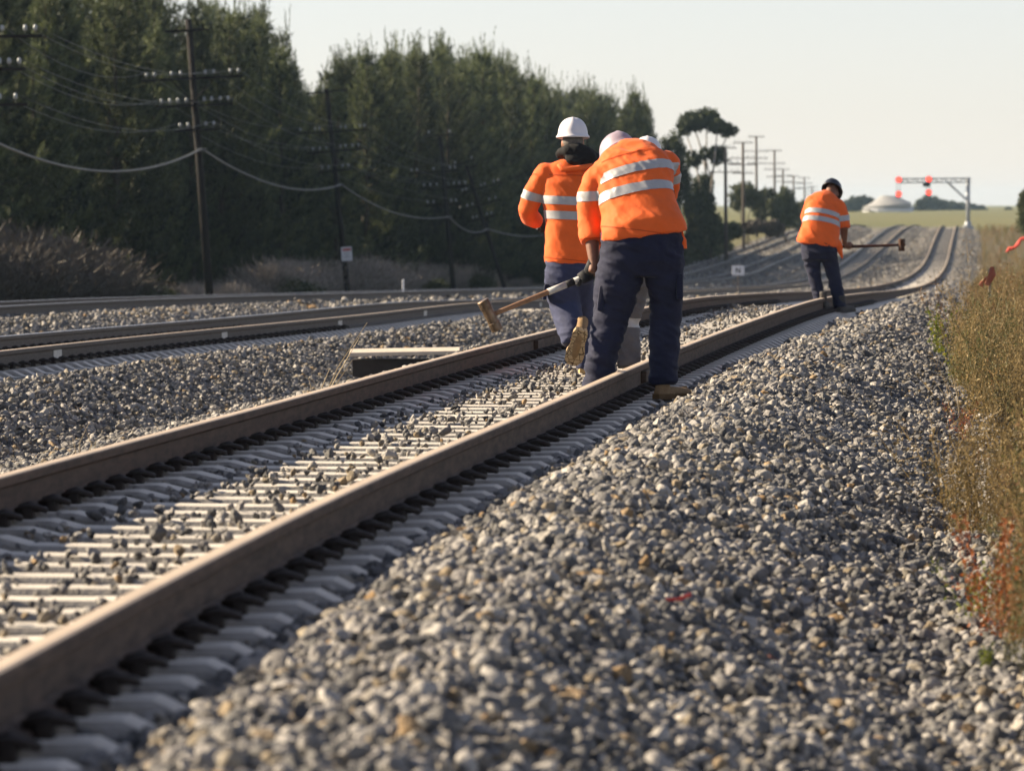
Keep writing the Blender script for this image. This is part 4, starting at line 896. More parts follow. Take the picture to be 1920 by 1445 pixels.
for (px, py) in ((1746, 617), (1754, 630), (1773, 629), (1758, 646), (1761, 656), (1769, 656), (1771, 664), (1766, 610)):
    mb = MB(); q = P(px, py, 58 + random.uniform(-.1, .1)) - b
    for k in range(7): a_ = k * .9; mb.box(q + Vector((math.cos(a_)*.010, 0, math.sin(a_)*.010)), (.014, .006, .009), Matrix.Rotation(-a_, 3, 'Y'), 0, .002)
    mb.ball(q, .007, 8); mb.build("flower", M['flower'], o)
# ------------------------------------------------------------------ people
def remesh(mb, name, m, voxel, smooth_it=6, wrinkle=None, extra=None):
    """fuse overlapping shapes into ONE continuous surface, smooth it, press folds into it"""
    tmp = bpy.data.meshes.new("tmp"); tmp.from_pydata([tuple(a) for a in mb.v], [], mb.f)
    o = bpy.data.objects.new("tmp", tmp); C.objects.link(o)
    bm = bmesh.new(); bm.from_mesh(tmp); bmesh.ops.recalc_face_normals(bm, faces=bm.faces[:]); bm.to_mesh(tmp); bm.free()
    md = o.modifiers.new("r", 'REMESH'); md.mode = 'VOXEL'; md.voxel_size = voxel; md.adaptivity = 0
    dg = bpy.context.evaluated_depsgraph_get(); ev = o.evaluated_get(dg); me = bpy.data.meshes.new_from_object(ev)
    bpy.data.objects.remove(o); bpy.data.meshes.remove(tmp)
    n = len(me.vertices); co = np.empty(n * 3, np.float32); me.vertices.foreach_get("co", co); co = co.reshape(-1, 3).astype(float)
    ed = np.empty(len(me.edges) * 2, np.int32); me.edges.foreach_get("vertices", ed); ed = ed.reshape(-1, 2)
    deg = np.bincount(ed.ravel(), minlength=n).astype(float)[:, None]
    for _ in range(smooth_it):
        s = np.zeros_like(co); np.add.at(s, ed[:, 0], co[ed[:, 1]]); np.add.at(s, ed[:, 1], co[ed[:, 0]]); co = co * .4 + .6 * s / np.maximum(deg, 1)
    me.vertices.foreach_set("co", co.astype(np.float32).ravel()); me.update()
    if wrinkle:
        nr = np.empty(n * 3, np.float32); me.vertices.foreach_get("normal", nr); nr = nr.reshape(-1, 3)
        d = np.array([wrinkle(Vector(c)) for c in co]); co = co + nr * d[:, None]
        me.vertices.foreach_set("co", co.astype(np.float32).ravel())
    if extra is not None:
        bm = bmesh.new(); bm.from_mesh(me); t2 = extra.mesh("x", m); bm.from_mesh(t2); bm.to_mesh(me); bm.free()
    me.materials.clear(); me.materials.append(m); me.polygons.foreach_set("use_smooth", np.ones(len(me.polygons), dtype=bool)); me.name = name; me.update()
    return me
def ridged(v): return (1 - 2 * abs(noise.noise(v)))
def folds(ax, amp, seed):
    o = Vector((seed * 3.1, seed * 1.7, seed * 5.3))
    def fn(c):
        q = Vector((c.x*ax[0] + c.z*ax[3], c.y*ax[1], c.z*ax[2] + c.x*ax[4])) + o
        w_ = noise.noise(c * 2.3 + o) * .5 + .6
        return amp * w_ * (ridged(q) * .7 + ridged(q * 2.1 + Vector((7, 3, 1))) * .35 - .25)
    return fn
def band(src, parent, name, m, c, nrm, hw, keep, off=.004):
    bm = bmesh.new(); bm.from_mesh(src); c, nrm = Vector(c), Vector(nrm).normalized()
    g = bm.verts[:] + bm.edges[:] + bm.faces[:]; bmesh.ops.bisect_plane(bm, geom=g, plane_co=c + nrm * hw, plane_no=nrm, clear_outer=True)
    g = bm.verts[:] + bm.edges[:] + bm.faces[:]; bmesh.ops.bisect_plane(bm, geom=g, plane_co=c - nrm * hw, plane_no=nrm, clear_inner=True)
    bad = [f for f in bm.faces if not keep(f.calc_center_median())]
    bmesh.ops.delete(bm, geom=bad, context='FACES'); bm.normal_update()
    nm = {v: v.normal.copy() for v in bm.verts}
    for v in bm.verts: v.co += nm[v] * off
    me = bpy.data.meshes.new(name); bm.to_mesh(me); bm.free(); me.materials.clear(); me.materials.append(m)
    me.polygons.foreach_set("use_smooth", np.ones(len(me.polygons), dtype=bool)); return link(name, me, parent)
def segdist(p, a, b):
    a, b = Vector(a), Vector(b); d = b - a; t = max(0, min(1, (p - a).dot(d) / d.length_squared)); return (p - a - d * t).length

def frame(fwd, up):
    f = Vector(fwd).normalized(); u = Vector(up); u = (u - f * u.dot(f)).normalized(); r = f.cross(u); return Matrix((r, f, u)).transposed()   # x right, y forward, z up
def boot(parent, ank, fwd, up, m, msole, sc_=1.0, wide=1.0):
    """ank: point at the heel on the sole plane"""
    Q = frame(fwd, up); T = lambda v: Vector(ank) + Q @ (Vector(v) * sc_)
    mb = MB()
    mb.tube([T((0, -.03, .03)), T((0, .03, .03)), T((0, .10, .03)), T((0.004, .18, .03)), T((.004, .235, .03)), T((0, .262, .03))][0:6],
            [(.034, .030), (.042, .045), (.045, .050), (.052, .042), (.048, .036), (.026, .022)], 14, side=tuple(Q @ Vector((1, 0, 0))))
    mb.tube([T((0, .02, .04)), T((0, .025, .10)), T((0, .015, .19))], [(.042, .055), (.043, .056), (.048, .058)], 14, side=tuple(Q @ Vector((1, 0, 0))))
    me = remesh(mb, "boot", m, .009, 4); o = link("boot", me, parent)
    mb = MB(); rim = [(-.030, -.035), (.030, -.035), (.041, .0), (.040, .09), (.053, .17), (.050, .225), (.028, .270), (-.022, .272), (-.046, .235), (-.050, .17), (-.038, .09), (-.041, 0)]
    v = [T((x * wide, y, z)) for z in (-.004, .030) for (x, y) in rim]; n = len(rim)
    mb.add(v, [tuple(range(n))[::-1], tuple(range(n, 2*n))] + [(i, (i+1) % n, n + (i+1) % n, n + i) for i in range(n)]); mb.build("sole", msole, o)
    return o
def hard_hat(parent, c, fwd, up, m, r=(.112, .142, .125), sticker=None):
    Q = frame(fwd, up); T = lambda v: Vector(c) + Q @ Vector(v); n = 32; rows = []
    prof = [(1.10, -.012), (1.115, -.004), (1.06, .004), (1.0, .012), (.975, .032), (.925, .055), (.84, .077), (.715, .096), (.54, .112), (.31, .123), (.03, .1285)]
    v, f = [], []
    for j, (k, z) in enumerate(prof):
        for i in range(n):
            a = 2 * math.pi * i / n; x, y = math.cos(a), math.sin(a); ext = 1.0 + (.30 * max(0, y) ** 3 if j < 3 else 0)
            rid = .007 * max(0, 1 - (x / .22) ** 2) * (1 if 3 < j < 10 else 0)
            zz = z - (.012 * max(0, y) ** 2 if j < 3 else 0)
            v.append(T((x * r[0] * k, y * r[1] * k * ext, zz * (r[2] / .1285) + rid)))
    for j in range(len(prof) - 1):
        for i in range(n): f.append((j*n+i, j*n+(i+1) % n, (j+1)*n+(i+1) % n, (j+1)*n+i))
    f.append(tuple((len(prof)-1)*n + i for i in range(n)))
    b = len(v)                                                     # inside of the shell
    for (k, z) in ((1.04, -.010), (.93, .03), (.6, .09), (.05, .115)):
        for i in range(n): a = 2 * math.pi * i / n; v.append(T((math.cos(a)*r[0]*k, math.sin(a)*r[1]*k, z)))
    for i in range(n): f.append((i, b+i, b+(i+1) % n, (i+1) % n))
    for j in range(3):
        for i in range(n): f.append((b+j*n+i, b+(j+1)*n+i, b+(j+1)*n+(i+1) % n, b+j*n+(i+1) % n))
    o = link("hard_hat", mesh_from("hard_hat", v, f, m, None, True), parent)
    return o
def head_shapes(mb, c, fwd, up, k=1.0):
    Q = frame(fwd, up); T = lambda v: Vector(c) + Q @ (Vector(v) * k)
    mb.ball(T((0, -.008, .025)), (.076*k, .096*k, .098*k), 16, rot=Q); mb.ball(T((0, .028, -.045)), (.058*k, .066*k, .070*k), 14, rot=Q)
    mb.tube([T((0, .095, .02)), T((0, .118, -.028)), T((0, .095, -.036))], [.011*k, .017*k, .010*k], 8)
    mb.ball(T((0, .088, -.070)), (.030*k, .014*k, .010*k), 8, rot=Q); mb.ball(T((0, .078, -.105)), (.028*k, .022*k, .018*k), 8, rot=Q)
    for s in (-1, 1): mb.ball(T((s*.079, -.002, -.012)), (.012*k, .024*k, .034*k), 10, rot=Q); mb.ball(T((s*.032, .082, .012)), (.016*k, .012*k, .010*k), 8, rot=Q)
def eyes(parent, c, fwd, up, k=1.0):
    Q = frame(fwd, up)
    for s in (-1, 1):
        mb = MB(); mb.ball(Vector(c) + Q @ (Vector((s*.032, .087, .006)) * k), .012*k, 8); mb.build("eye", M['signwhite'], parent, True)
def grip(mb, c, axis, out, r=.026, k=1.0, flip=1):
    """a hand closed round a bar at c; axis along the bar, out = from the bar towards the back of the hand"""
    a = Vector(axis).normalized(); u = Vector(out); u = (u - a * u.dot(a)).normalized(); w_ = a.cross(u) * flip
    c = Vector(c)
    mb.tube([c + u*(r+.012)*k - a*.042*k + w_*.01*k, c + u*(r+.016)*k + w_*.006*k, c + u*(r+.012)*k + a*.040*k + w_*.01*k], [(.036*k, .014*k), (.042*k, .017*k), (.036*k, .014*k)], 10, side=tuple(w_))
    for i, (s, rr, ln) in enumerate(((-.033, .0088, .92), (-.011, .0098, 1.0), (.011, .0096, .97), (.033, .0080, .84))):
        pts = []
        for t in np.linspace(0, 1, 7):
            th = R(75) - t * R(235) * ln; pts.append(c + a*(s + .004*math.sin(t*3))*k + (w_*math.cos(R(90)-th)*-1 + u*math.sin(R(90)-th))*(r + rr*.9)*k if False else c + a*s*k + (u*math.cos(t*R(225)*ln) - w_*math.sin(t*R(225)*ln))*(r + rr*.9)*k)
        mb.tube(pts, [rr*k*(1.05 - .25*t) for t in np.linspace(0, 1, 7)], 8)
    pts = [c + a*(-.045)*k + (u*math.cos(t) + w_*math.sin(t))*(r + .010)*k + a*(.05*t/2.2)*k*0 - a*.006*t*k for t in np.linspace(.3, 2.5, 6)]
    mb.tube(pts, [.0125*k, .0125*k, .012*k, .011*k, .010*k, .008*k], 8)

class Person:
    def __init__(s, label, Y0, conv, base, group=None):
        s.Y0, s.conv = Y0, conv; s.root = thing("person", label, "person", base, group); s.b = Vector(base); s.body = MB()
    def J(s, x, y, d=0.0): px, py = s.conv(x, y); return P(px, py, s.Y0 + d) - s.b
    def rings(s, rows):
        pts, rad, side = [], [], []
        for (xl, yl, xr, yr, d, dep) in rows:
            a, c = s.J(xl, yl, d), s.J(xr, yr, d); pts.append((a + c) / 2); h = (c - a) / 2; rad.append((h.length, dep)); side.append(h.normalized())
        return pts, rad, side
    def shirt(s, rows, sleeves, m, voxel=.011, amp=.016, seed=1, power=2.3, more=None):
        pts, rad, side = s.rings(rows); mb = MB(); mb.tube(pts, rad, 28, side=side, power=power)
        s.body.tube(pts[1:], [(a*.80, b*.80) for a, b in rad[1:]], 20, side=side[1:])
        for sl_ in sleeves:
            p = [s.J(x, y, d) for x, y, d, r in sl_]; r = [q[3] for q in sl_]; mb.tube(p, r, 16); mb.ball(p[0], r[0] * 1.02, 14)
        if more: more(mb)
        me = remesh(mb, "shirt", m, voxel, 4, folds((7, 7, 8, 4, 5), amp, seed)); s.sh = link("shirt", me, s.root); return s.sh
    def trousers(s, rows, legs, m, voxel=.011, amp=.024, seed=1, more=None):
        pts, rad, side = s.rings(rows); mb = MB(); mb.tube(pts, rad, 24, side=side, power=2.2)
        s.body.tube(pts, [(a*.85, b*.85) for a, b in rad], 18, side=side)
        for lg in legs:
            pp, rr = [], []
            for q in lg:
                xl, xr, y, d = q[:4]; a, c = s.J(xl, y, d), s.J(xr, y, d); pp.append((a + c) / 2); h = (c - a).length / 2; rr.append((h, h * (q[4] if len(q) > 4 else .98)))
            mb.tube(pp, rr, 18, side=(1, 0, 0)); s.body.tube(pp, [(a*.78, b*.78) for a, b in rr], 14, side=(1, 0, 0))
        if more: more(mb)
        me = remesh(mb, "trousers", m, voxel, 4, folds((6, 6, 15, 3, 4), amp, seed)); s.tr = link("trousers", me, s.root); return s.tr
    def finish(s, m, extra=None, voxel=.011): s.bd = link("body", remesh(s.body, "body", m, voxel, 3, None, extra), s.root); return s.bd

z1 = lambda x, y: (880 + x / 2.535, 190 + y / 2.535)
z2c = lambda x, y: (1240 + x * .35417, 180 + y * .35417)
UP = Vector((0, 0, 1))

# --- the standing worker, walking away with the left heel raised
p = Person("worker in white helmet with black hood walking away, left boot sole showing", 44.0, z1, (P(1075, 690, 44).x, 44.0, 0.0), "railway workers in orange shirts")
hc = p.J(492, 188, .04)
head_shapes(p.body, hc + Vector((0, 0, -.012)), (0.05, 1, -.05), (0, 0, 1)); p.body.tube([hc + Vector((0, -.01, -.04)), p.J(505, 300, .02)], [.062, .075], 14)
p.shirt([(448, 283, 572, 283, .03, .075), (405, 303, 610, 303, .03, .095), (352, 340, 655, 335, .02, .115), (345, 400, 655, 395, 0, .135), (350, 480, 648, 475, -.01, .145), (362, 570, 640, 565, 0, .145), (362, 670, 625, 668, .0, .150), (360, 742, 600, 775, 0, .155), (362, 752, 598, 786, 0, .150)],
        [[(362, 348, .01, .082), (310, 430, .03, .077), (276, 515, .05, .073), (290, 553, .12, .066), (322, 572, .20, .055)], [(645, 345, .01, .08), (690, 450, .05, .07), (705, 540, .1, .066), (680, 590, .2, .058)]], M['orange'], seed=2)
p.trousers([(366, 735, 592, 768, 0, .135), (362, 800, 590, 810, 0, .145), (362, 860, 590, 870, 0, .13)],
           [[(364, 505, 810, 0), (358, 520, 885, .02), (382, 528, 970, .05), (404, 540, 1040, -.03), (428, 550, 1105, -.14), (446, 548, 1150, -.20)],
            [(462, 588, 815, 0), (492, 592, 900, .08), (505, 590, 1000, .18), (508, 585, 1100, .24), (510, 582, 1200, .28), (506, 584, 1270, .28)]], M['greyblue'], seed=5)
for (x, y) in ((430, 880), (540, 900)): pass
gl = MB(); wq = p.J(322, 572, .20); hq = p.J(345, 578, .24)
p.body.tube([p.J(362, 348, .01), p.J(276, 515, .05), p.J(310, 565, .17), hq], [.055, .05, .036, .03], 12); p.body.tube([p.J(645, 345, .01), p.J(705, 540, .1), p.J(660, 610, .25)], [.055, .05, .03], 12)
grip(gl, hq + Vector((.02, .03, -.01)), (1, .4, .1), (-.2, -.6, -.6), .022, 1.05); gl.tube([wq, hq], [.040, .036], 12); gl.build("glove", M['glove'], p.root, True)
gl = MB(); hq = p.J(650, 615, .27); grip(gl, hq, (1, .4, .1), (.2, -.6, -.6), .022, 1.05, -1); gl.tube([p.J(680, 590, .2), hq], [.038, .034], 12); gl.build("glove", M['glove'], p.root, True)
b_ = p.finish(M['skin']); eyes(p.root, hc, (0.05, 1, -.05), (0, 0, 1))
hm = MB(); hm.ball(hc + Vector((0, -.03, .0)), (.080, .085, .062), 14); link("hair", remesh(hm, "hair", M['hair'], .009, 2), p.root)
hard_hat(p.root, hc + Vector((0, 0, .035)), (0.05, 1, -.03), (0, .02, 1), M['helmet'], (.113, .142, .143))
hd = MB(); hd.tube([p.J(430, 247, -.02), p.J(468, 232, -.075), p.J(515, 228, -.09), p.J(560, 245, -.075), p.J(600, 268, -.01), p.J(570, 262, .09), p.J(500, 250, .11), p.J(440, 250, .06), p.J(428, 250, 0)], [.034, .042, .046, .045, .034, .034, .034, .034, .034], 12)
hd.ball(p.J(520, 275, -.085), (.105, .050, .052), 14); hd.ball(p.J(548, 268, -.075), (.09, .05, .05), 14); hd.tube([p.J(505, 225, .02), p.J(505, 290, .03)], [.085, .10], 14)
link("hood", remesh(hd, "hood", M['black'], .009, 3, folds((10, 10, 14, 4, 3), .010, 9)), p.root)
keepT = lambda c: segdist(c, p.J(362, 348, .01), p.J(276, 515, .05)) > .088 and segdist(c, p.J(276, 515, .05), p.J(322, 572, .2)) > .085 and segdist(c, p.J(645, 345, .01), p.J(705, 540, .1)) > .08
band(p.sh.data, p.sh, "reflective_stripe", M['tape'], p.J(500, 474), (.05, 0, 1), .031, keepT)
band(p.sh.data, p.sh, "reflective_stripe", M['tape'], p.J(500, 543), (.04, 0, 1), .031, keepT)
ax = (p.J(276, 515, .05) - p.J(362, 348, .01)).normalized()
band(p.sh.data, p.sh, "reflective_stripe", M['tape'], p.J(302, 447, .03), ax + Vector((.25, 0, .1)), .032, lambda c: segdist(c, p.J(362, 348, .01), p.J(276, 515, .05)) < .10 and c.x < p.J(350, 400).x)
col_ = MB(); col_.tube([p.J(425, 300, -.10), p.J(440, 325, -.125), p.J(520, 318, -.135), p.J(585, 305, -.11)], [.018, .020, .022, .018], 8); col_.build("collar", M['orange'], p.sh, True)
treadm = mat('boot_tread', (0.48, 0.33, 0.15), .85, var=.15, scale=14); nt = treadm.node_tree; vo = nt.nodes.new("ShaderNodeTexVoronoi"); vo.feature = 'DISTANCE_TO_EDGE'; vo.inputs["Scale"].default_value = 26
tc = nt.nodes.new("ShaderNodeTexCoord"); nt.links.new(tc.outputs["Object"], vo.inputs["Vector"]); cr = nt.nodes.new("ShaderNodeValToRGB"); cr.color_ramp.elements[0].position = .03; cr.color_ramp.elements[1].position = .08
cr.color_ramp.elements[0].color = (.06, .035, .018, 1); cr.color_ramp.elements[1].color = (.40, .295, .17, 1); nt.links.new(vo.outputs["Distance"], cr.inputs[0])
bsdf = nt.nodes["Principled BSDF"]; nt.links.new(cr.outputs[0], bsdf.inputs["Base Color"]); bp = nt.nodes.new("ShaderNodeBump"); bp.inputs["Distance"].default_value = .006; bp.inputs["Strength"].default_value = .8
nt.links.new(cr.outputs[0], bp.inputs["Height"]); nt.links.new(bp.outputs[0], bsdf.inputs["Normal"])
heel = p.J(527, 1106, -.30); toe = p.J(484, 1262, -.13); boot(p.root, heel, toe - heel, (.12, .75, .55), M['boot'], treadm, 1.06, 1.3)
ak = p.J(545, 1275, .28); gz = 0.0; boot(p.root, Vector((ak.x, ak.y - .02, gz - p.b.z)), (0.05, 1, 0), (0, 0, 1), M['boot'], M['sole'])
mb = MB(); mb.box(p.J(362, 905, -.06), (.03, .11, .12), Matrix.Rotation(.15, 3, 'Y'), 0, .01); mb.build("pocket", M['navy'], p.tr)

band(p.sh.data, p.sh, "seam", M['orange_dark'], p.J(500, 352), (.03, 0, 1), .004, keepT, .0025)
band(p.sh.data, p.sh, "seam", M['orange_dark'], p.J(478, 752), (.10, 0, 1), .004, keepT, .0025)
# --- the worker hidden behind the bent one
p = Person("worker in faded grey trousers mostly hidden behind the bent worker with the sledgehammer", 44.9, z1, (P(1175, 695, 44.9).x, 44.9, 0.0), "railway workers in orange shirts")
hc = p.J(845, 266, .14); head_shapes(p.body, hc + Vector((0, 0, -.02)), (0, 1, -.4), (0, .4, 1)); p.body.tube([hc, p.J(815, 300, .05)], [.06, .07], 12)
p.shirt([(760, 300, 870, 300, .06, .075), (700, 325, 920, 325, .05, .11), (680, 380, 925, 380, .04, .13), (680, 500, 915, 500, .02, .14), (670, 640, 900, 640, 0, .145), (660, 790, 880, 790, 0, .15)],
        [[(705, 350, .04, .08), (670, 480, .1, .07), (700, 590, .25, .06)], [(915, 350, .04, .08), (935, 480, .1, .07), (880, 590, .25, .06)]], M['orange'], .014, seed=4)
p.trousers([(662, 770, 875, 770, 0, .135), (655, 830, 870, 830, 0, .14), (655, 880, 865, 880, 0, .125)],
           [[(655, 760, 840, 0), (632, 742, 950, .02), (608, 712, 1050, .03), (590, 690, 1160, .02), (580, 682, 1262, 0)], [(745, 868, 840, 0), (728, 835, 950, .02), (722, 806, 1040, .03), (706, 808, 1150, .02), (706, 815, 1262, 0)]], M['greytrouser'], .012, seed=8)
for q in ([(705, 350, .04), (670, 480, .1), (720, 600, .3)], [(915, 350, .04), (935, 480, .1), (860, 600, .3)]): p.body.tube([p.J(*k) for k in q], [.055, .05, .034], 12)
hx = MB()
for x in (722, 858): grip(hx, p.J(x, 605, .32), (1, 0, .1), (0, -1, -.3), .022)
p.finish(M['skin'], hx); eyes(p.root, hc, (0, 1, -.4), (0, .4, 1))
hh = hard_hat(p.root, hc + Vector((0, 0, .03)), (0, 1, -.35), (0, .35, 1), M['helmet'], (.113, .142, .128))
mb = MB(); mb.box(p.J(868, 221, -.015), (.045, .012, .03), Euler((-.9, .25, .2)).to_matrix(), 0, .003); mb.build("sticker", M['flower'], hh)
for (a, c) in ((p.J(760, 1000, .02), p.J(757, 1150, .02)), (p.J(660, 1000, .02), p.J(636, 1150, .02))):
    band(p.tr.data, p.tr, "reflective_stripe", M['tape'], a.lerp(c, .33), (a - c) + Vector((.02, 0, 0)), .036, lambda q, a=a, c=c: segdist(q, a, c) < .115 and (q.x - p.J(706, 1050).x) * (a.x - p.J(706, 1050).x) > 0)
for x in (636, 760): k_ = p.J(x, 1290, -.02); boot(p.root, Vector((k_.x, k_.y, 0)), (.1, 1, 0), UP, M['boot'], M['sole'])

# --- the bent worker with the sledgehammer, astride the near rail
p = Person("bent worker astride the near rail seen from behind, gripping a sledgehammer", 38.3, z1, (P(1195, 745, 38.3).x, 38.3, 0.0), "railway workers in orange shirts")
hc = p.J(714, 262, .50); hf, hu = Vector((-.35, .80, -.55)), Vector((-.30, .45, .85))
head_shapes(p.body, hc - hu.normalized() * .02, hf, hu, 1.0); p.body.tube([hc + Vector((.02, -.03, -.03)), p.J(760, 262, .38)], [.066, .08], 14)
p.shirt([(705, 232, 820, 208, .42, .075), (640, 285, 890, 215, .36, .11), (588, 345, 945, 258, .29, .135), (592, 400, 966, 315, .22, .155), (615, 470, 962, 410, .15, .165), (626, 545, 985, 490, .09, .172), (626, 610, 1012, 555, .04, .185), (622, 652, 1034, 600, .0, .20), (622, 668, 1038, 614, .0, .198)],
        [[(612, 372, .22, .092), (575, 450, .20, .083), (572, 550, .18, .078), (578, 640, .13, .078), (580, 672, .11, .074)], [(935, 300, .32, .088), (945, 400, .42, .078), (915, 520, .48, .07), (840, 620, .46, .06)]], M['orange'], .011, .017, seed=7)
p.trousers([(632, 625, 1012, 585, .0, .160), (628, 690, 1016, 680, -.01, .172), (625, 760, 1018, 755, -.01, .165), (625, 820, 1014, 815, 0, .14)],
           [[(628, 812, 740, 0), (600, 822, 840, .0), (590, 784, 950, .02), (588, 748, 1050, .02), (572, 716, 1150, 0), (553, 692, 1250, -.01), (540, 680, 1340, 0), (540, 678, 1392, 0)],
            [(818, 1018, 730, 0), (838, 1014, 840, 0), (862, 1011, 950, .02), (860, 1002, 1050, .02), (857, 999, 1150, 0), (856, 992, 1250, 0), (855, 985, 1345, 0)]], M['navy'], .011, .030, seed=11)
for (x0, y0, x1, y1) in ((600, 870, 640, 1000), (1000, 830, 1005, 930)):
    mb = MB(); c = (p.J(x0, y0, -.02) + p.J(x1, y1, -.02)) / 2; mb.box(c + Vector((.01 if x0 < 800 else -.005, 0, 0)), (.045, .17, .17), Matrix.Rotation(.12 if x0 < 800 else 0, 3, 'Y'), 0, .018); mb.build("pocket", M['navy'], p.tr)
p.body.tube([p.J(612, 372, .22), p.J(572, 550, .18), p.J(584, 680, .11), p.J(592, 775, .06), p.J(585, 815, .04)], [.06, .052, .047, .033, .03], 12)
p.body.tube([p.J(935, 300, .32), p.J(915, 520, .48), p.J(800, 680, .42), p.J(730, 755, .30)], [.06, .05, .042, .032], 12)
p.finish(M['skin_dark']); eyes(p.root, hc, hf, hu)
hard_hat(p.root, hc + hu.normalized() * .030, hf, hu, M['helmet_shaded'], (.118, .146, .132))
H0, H1 = p.J(112, 1012, -.02), p.J(735, 760, .26); hd = (H1 - H0).normalized()
for (pt, wr, fl) in ((p.J(577, 824, .045), p.J(592, 775, .06), 1), (p.J(715, 768, .25), p.J(745, 735, .32), -1)):
    c = H0 + hd * (pt - H0).dot(hd); gl = MB(); grip(gl, c, hd, wr - c + Vector((0, -.03, 0)), .020, 1.08, fl); gl.tube([wr + Vector((0, 0, .02)), c + (wr - c) * .45], [(.040), (.036)], 12); gl.build("glove", M['glove'], p.root, True)
k_ = p.J(612, 1400, -.03); boot(p.root, Vector((k_.x, k_.y, 0)), (-.2, 1, 0), UP, M['boot'], M['sole'])
k_ = p.J(905, 1400, -.04); boot(p.root, Vector((k_.x, k_.y, .0)), (.72, .70, 0), UP, M['boot'], M['soledark'], 1.05)
mid = lambda c: segdist(c, p.J(612, 372, .22), p.J(572, 550, .18)) > .118 and segdist(c, p.J(572, 550, .18), p.J(580, 672, .11)) > .092 and segdist(c, p.J(940, 300, .34), p.J(915, 520, .48)) > .10
bn = Vector((-.20, .42, .86))
band(p.sh.data, p.sh, "reflective_stripe", M['tape'], p.J(785, 335, .13), Vector((-.24, .36, .88)), .034, mid)
band(p.sh.data, p.sh, "reflective_stripe", M['tape'], p.J(790, 422, .03), Vector((-.19, .30, .9)), .034, mid)
band(p.sh.data, p.sh, "reflective_stripe", M['tape'], p.J(572, 452, .20), (-.05, 0, 1), .032, lambda c: segdist(c, p.J(612, 372, .22), p.J(572, 550, .18)) < .11 and c.x < p.J(626, 452).x)
band(p.sh.data, p.sh, "reflective_stripe", M['tape'], p.J(955, 360, .38), (0, -.3, 1), .032, lambda c: segdist(c, p.J(935, 300, .32), p.J(945, 400, .42)) < .10 and c.x > p.J(950, 360).x)
band(p.sh.data, p.sh, "seam", M['orange_dark'], p.J(770, 270, .25), Vector((-.24, .36, .88)), .004, mid, .0025)
band(p.sh.data, p.sh, "seam", M['orange_dark'], p.J(830, 622, .0), Vector((.13, .05, 1)), .004, mid, .0025)
band(p.sh.data, p.sh, "seam", M['orange_dark'], p.J(580, 655, .12), Vector((-.05, .1, 1)), .004, lambda c: segdist(c, p.J(572, 550, .18), p.J(580, 672, .11)) < .11 and c.x < p.J(626, 452).x, .0025)
mb = MB(); mb.tube([p.J(1005, 590, -.03), p.J(1015, 640, -.03), p.J(1018, 660, -.03), p.J(1019, 700, -.03)], [.006, .008, .02, .022], 8); mb.build("tassel", M['orange'], p.tr)
def sledge(label, H0, H1, headc, headax, hl, hr, mw, mh, wraps=()):
    b = Vector(headc); o = thing("sledgehammer", label, "sledgehammer", b, "sledgehammers"); d = (H1 - H0).normalized()
    mb = MB(); mb.tube([H0 - d * .05 - b, H0 + d * .1 - b, H0.lerp(H1, .5) - b, H1 - d * .03 - b, H1 - b], [.016, .0165, .018, .020, .016], 12); mb.build("handle", mw, o, True)
    a = Vector(headax).normalized(); mb = MB(); n = 16
    mb.tube([-a*hl*.5, -a*hl*.48, -a*hl*.25, -a*hl*.22, a*hl*.22, a*hl*.25, a*hl*.48, a*hl*.5], [hr*.90, hr, hr*1.0, hr*.93, hr*.93, hr, hr, hr*.90], n); mb.build("hammer_head", mh, o, False)
    for (t0, t1, m_, r_) in wraps: mb = MB(); mb.tube([H0.lerp(H1, t0) - b, H0.lerp(H1, t1) - b], [r_, r_], 12); mb.build("handle_wrap", m_, o, True)
    return o
A_, B_ = p.J(66, 952, -.02) + p.b, p.J(132, 1082, -.02) + p.b
sledge("rusty brown sledgehammer held low by the bent worker beside the rail", H0 + p.b, H1 + p.b, (A_ + B_) / 2, (A_ - B_).normalized() + Vector((0, -.12, 0)), (A_ - B_).length + .02, .041, M['wood'], M['hammer'],
       ((.42, .56, M['wrap'], .0225), (.555, .615, M['glove'], .0235), (.61, .73, M['wrap'], .0225)))

# --- the far bent worker
p = Person("far worker in dark helmet bending over the rail with a hammer", 70.0, z2c, (P(1555, 585, 70).x, 70.0, 0.0), "railway workers in orange shirts")
hc = p.J(903, 508, .42); hf, hu = Vector((.25, .75, -.6)), Vector((.15, .5, .85))
head_shapes(p.body, hc - hu.normalized() * .02, hf, hu, 1.0); p.body.tube([hc, p.J(885, 545, .30)], [.066, .08], 14)
def flap(mb): mb.tube([p.J(925, 770, -.02), p.J(948, 820, -.03), p.J(959, 862, -.02)], [(.06, .035), (.038, .018), (.012, .010)], 12, side=(1, 0, 0))
p.shirt([(855, 515, 925, 528, .34, .07), (800, 535, 945, 560, .28, .11), (770, 580, 950, 620, .20, .14), (755, 640, 942, 690, .12, .15), (738, 705, 938, 755, .05, .155), (716, 762, 940, 798, .0, .165), (714, 770, 940, 806, .0, .16)],
        [[(800, 562, .24, .085), (770, 640, .36, .075), (800, 730, .45, .065)], [(935, 585, .22, .088), (958, 640, .18, .082), (966, 700, .15, .080)]], M['orange'], .012, .016, seed=13, more=flap)
p.trousers([(742, 765, 930, 785, .0, .15), (742, 820, 930, 830, 0, .15), (745, 860, 930, 870, 0, .13)],
           [[(744, 842, 825, 0), (760, 842, 900, .02), (786, 850, 990, .03), (805, 868, 1060, .02), (814, 876, 1108, 0)], [(832, 930, 830, 0), (862, 940, 900, .02), (882, 952, 980, .02), (902, 968, 1060, 0), (914, 982, 1118, -.02)]], M['navy'], .012, .026, seed=17)
p.body.tube([p.J(935, 585, .22), p.J(968, 700, .15), p.J(968, 775, .25), p.J(985, 795, .29)], [.06, .052, .036, .03], 12)
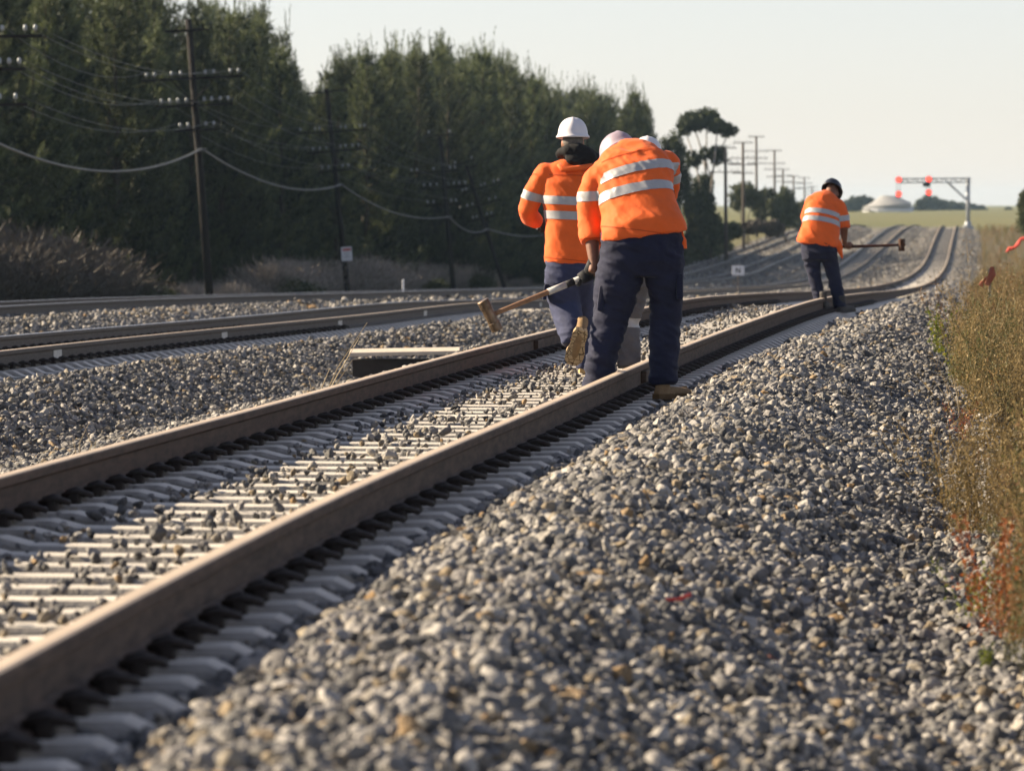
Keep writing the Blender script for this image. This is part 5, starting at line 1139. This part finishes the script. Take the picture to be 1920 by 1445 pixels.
p.body.tube([p.J(800, 562, .24), p.J(770, 640, .36), p.J(800, 730, .45), p.J(915, 795, .36)], [.06, .055, .045, .03], 12)
H0, H1 = p.J(1270, 789, .30), p.J(880, 801, .30); hd = (H1 - H0).normalized(); hx = MB()
for (x, fl) in ((988, 1), (925, -1)): c = H0 + hd * (p.J(x, 797, .3) - H0).dot(hd); grip(hx, c, hd, (0, -.7, .5), .019, 1.0, fl)
p.finish(M['skin_dark'], hx); eyes(p.root, hc, hf, hu)
hard_hat(p.root, hc + hu.normalized() * .03, hf, hu, M['helmet_dark'], (.115, .145, .13))
keep4 = lambda c: segdist(c, p.J(935, 585, .22), p.J(966, 700, .15)) > .098 and segdist(c, p.J(800, 562, .24), p.J(770, 640, .36)) > .09
band(p.sh.data, p.sh, "reflective_stripe", M['tape'], p.J(845, 614, .05), (.16, .42, .88), .033, keep4)
band(p.sh.data, p.sh, "reflective_stripe", M['tape'], p.J(840, 655, .0), (.15, .36, .9), .033, keep4)
band(p.sh.data, p.sh, "reflective_stripe", M['tape'], p.J(960, 648, .18), (.12, 0, -1), .034, lambda c: segdist(c, p.J(935, 585, .22), p.J(966, 700, .15)) < .12 and c.x > p.J(932, 600).x)
k_ = p.J(856, 1112, -.10); boot(p.root, Vector((k_.x, k_.y, .045)), (.2, 1, 0), UP, M['bootblack'], M['bootblack'])
k_ = p.J(948, 1130, -.05); boot(p.root, Vector((k_.x, k_.y, -.01)), (.62, .78, 0), UP, M['bootblack'], M['bootblack'], 1.05)
hc_ = p.J(1272, 789, .30) + p.b; sledge("dark rusty hammer held level by the far worker", H0 + p.b, H1 + p.b, hc_, (.02, 0, 1), .148, .040, M['wooddark'], M['hammerdark'])

# ------------------------------------------------------------------ the air
mb = MB(); mb.box((0, 2900, 7.0), (5600, 6400, 22.0)); hzm = bpy.data.materials.new("haze"); hzm.use_nodes = True; nt = hzm.node_tree; nt.nodes.remove(nt.nodes["Principled BSDF"])
pv = nt.nodes.new("ShaderNodeVolumePrincipled"); pv.inputs["Color"].default_value = (.56, .79, 1.0, 1); pv.inputs["Density"].default_value = .00007; pv.inputs["Anisotropy"].default_value = .2
nt.links.new(pv.outputs[0], nt.nodes["Material Output"].inputs["Volume"]); tag(mb.build("haze", hzm), "thin pale haze over the whole scene", "haze", kind="stuff")
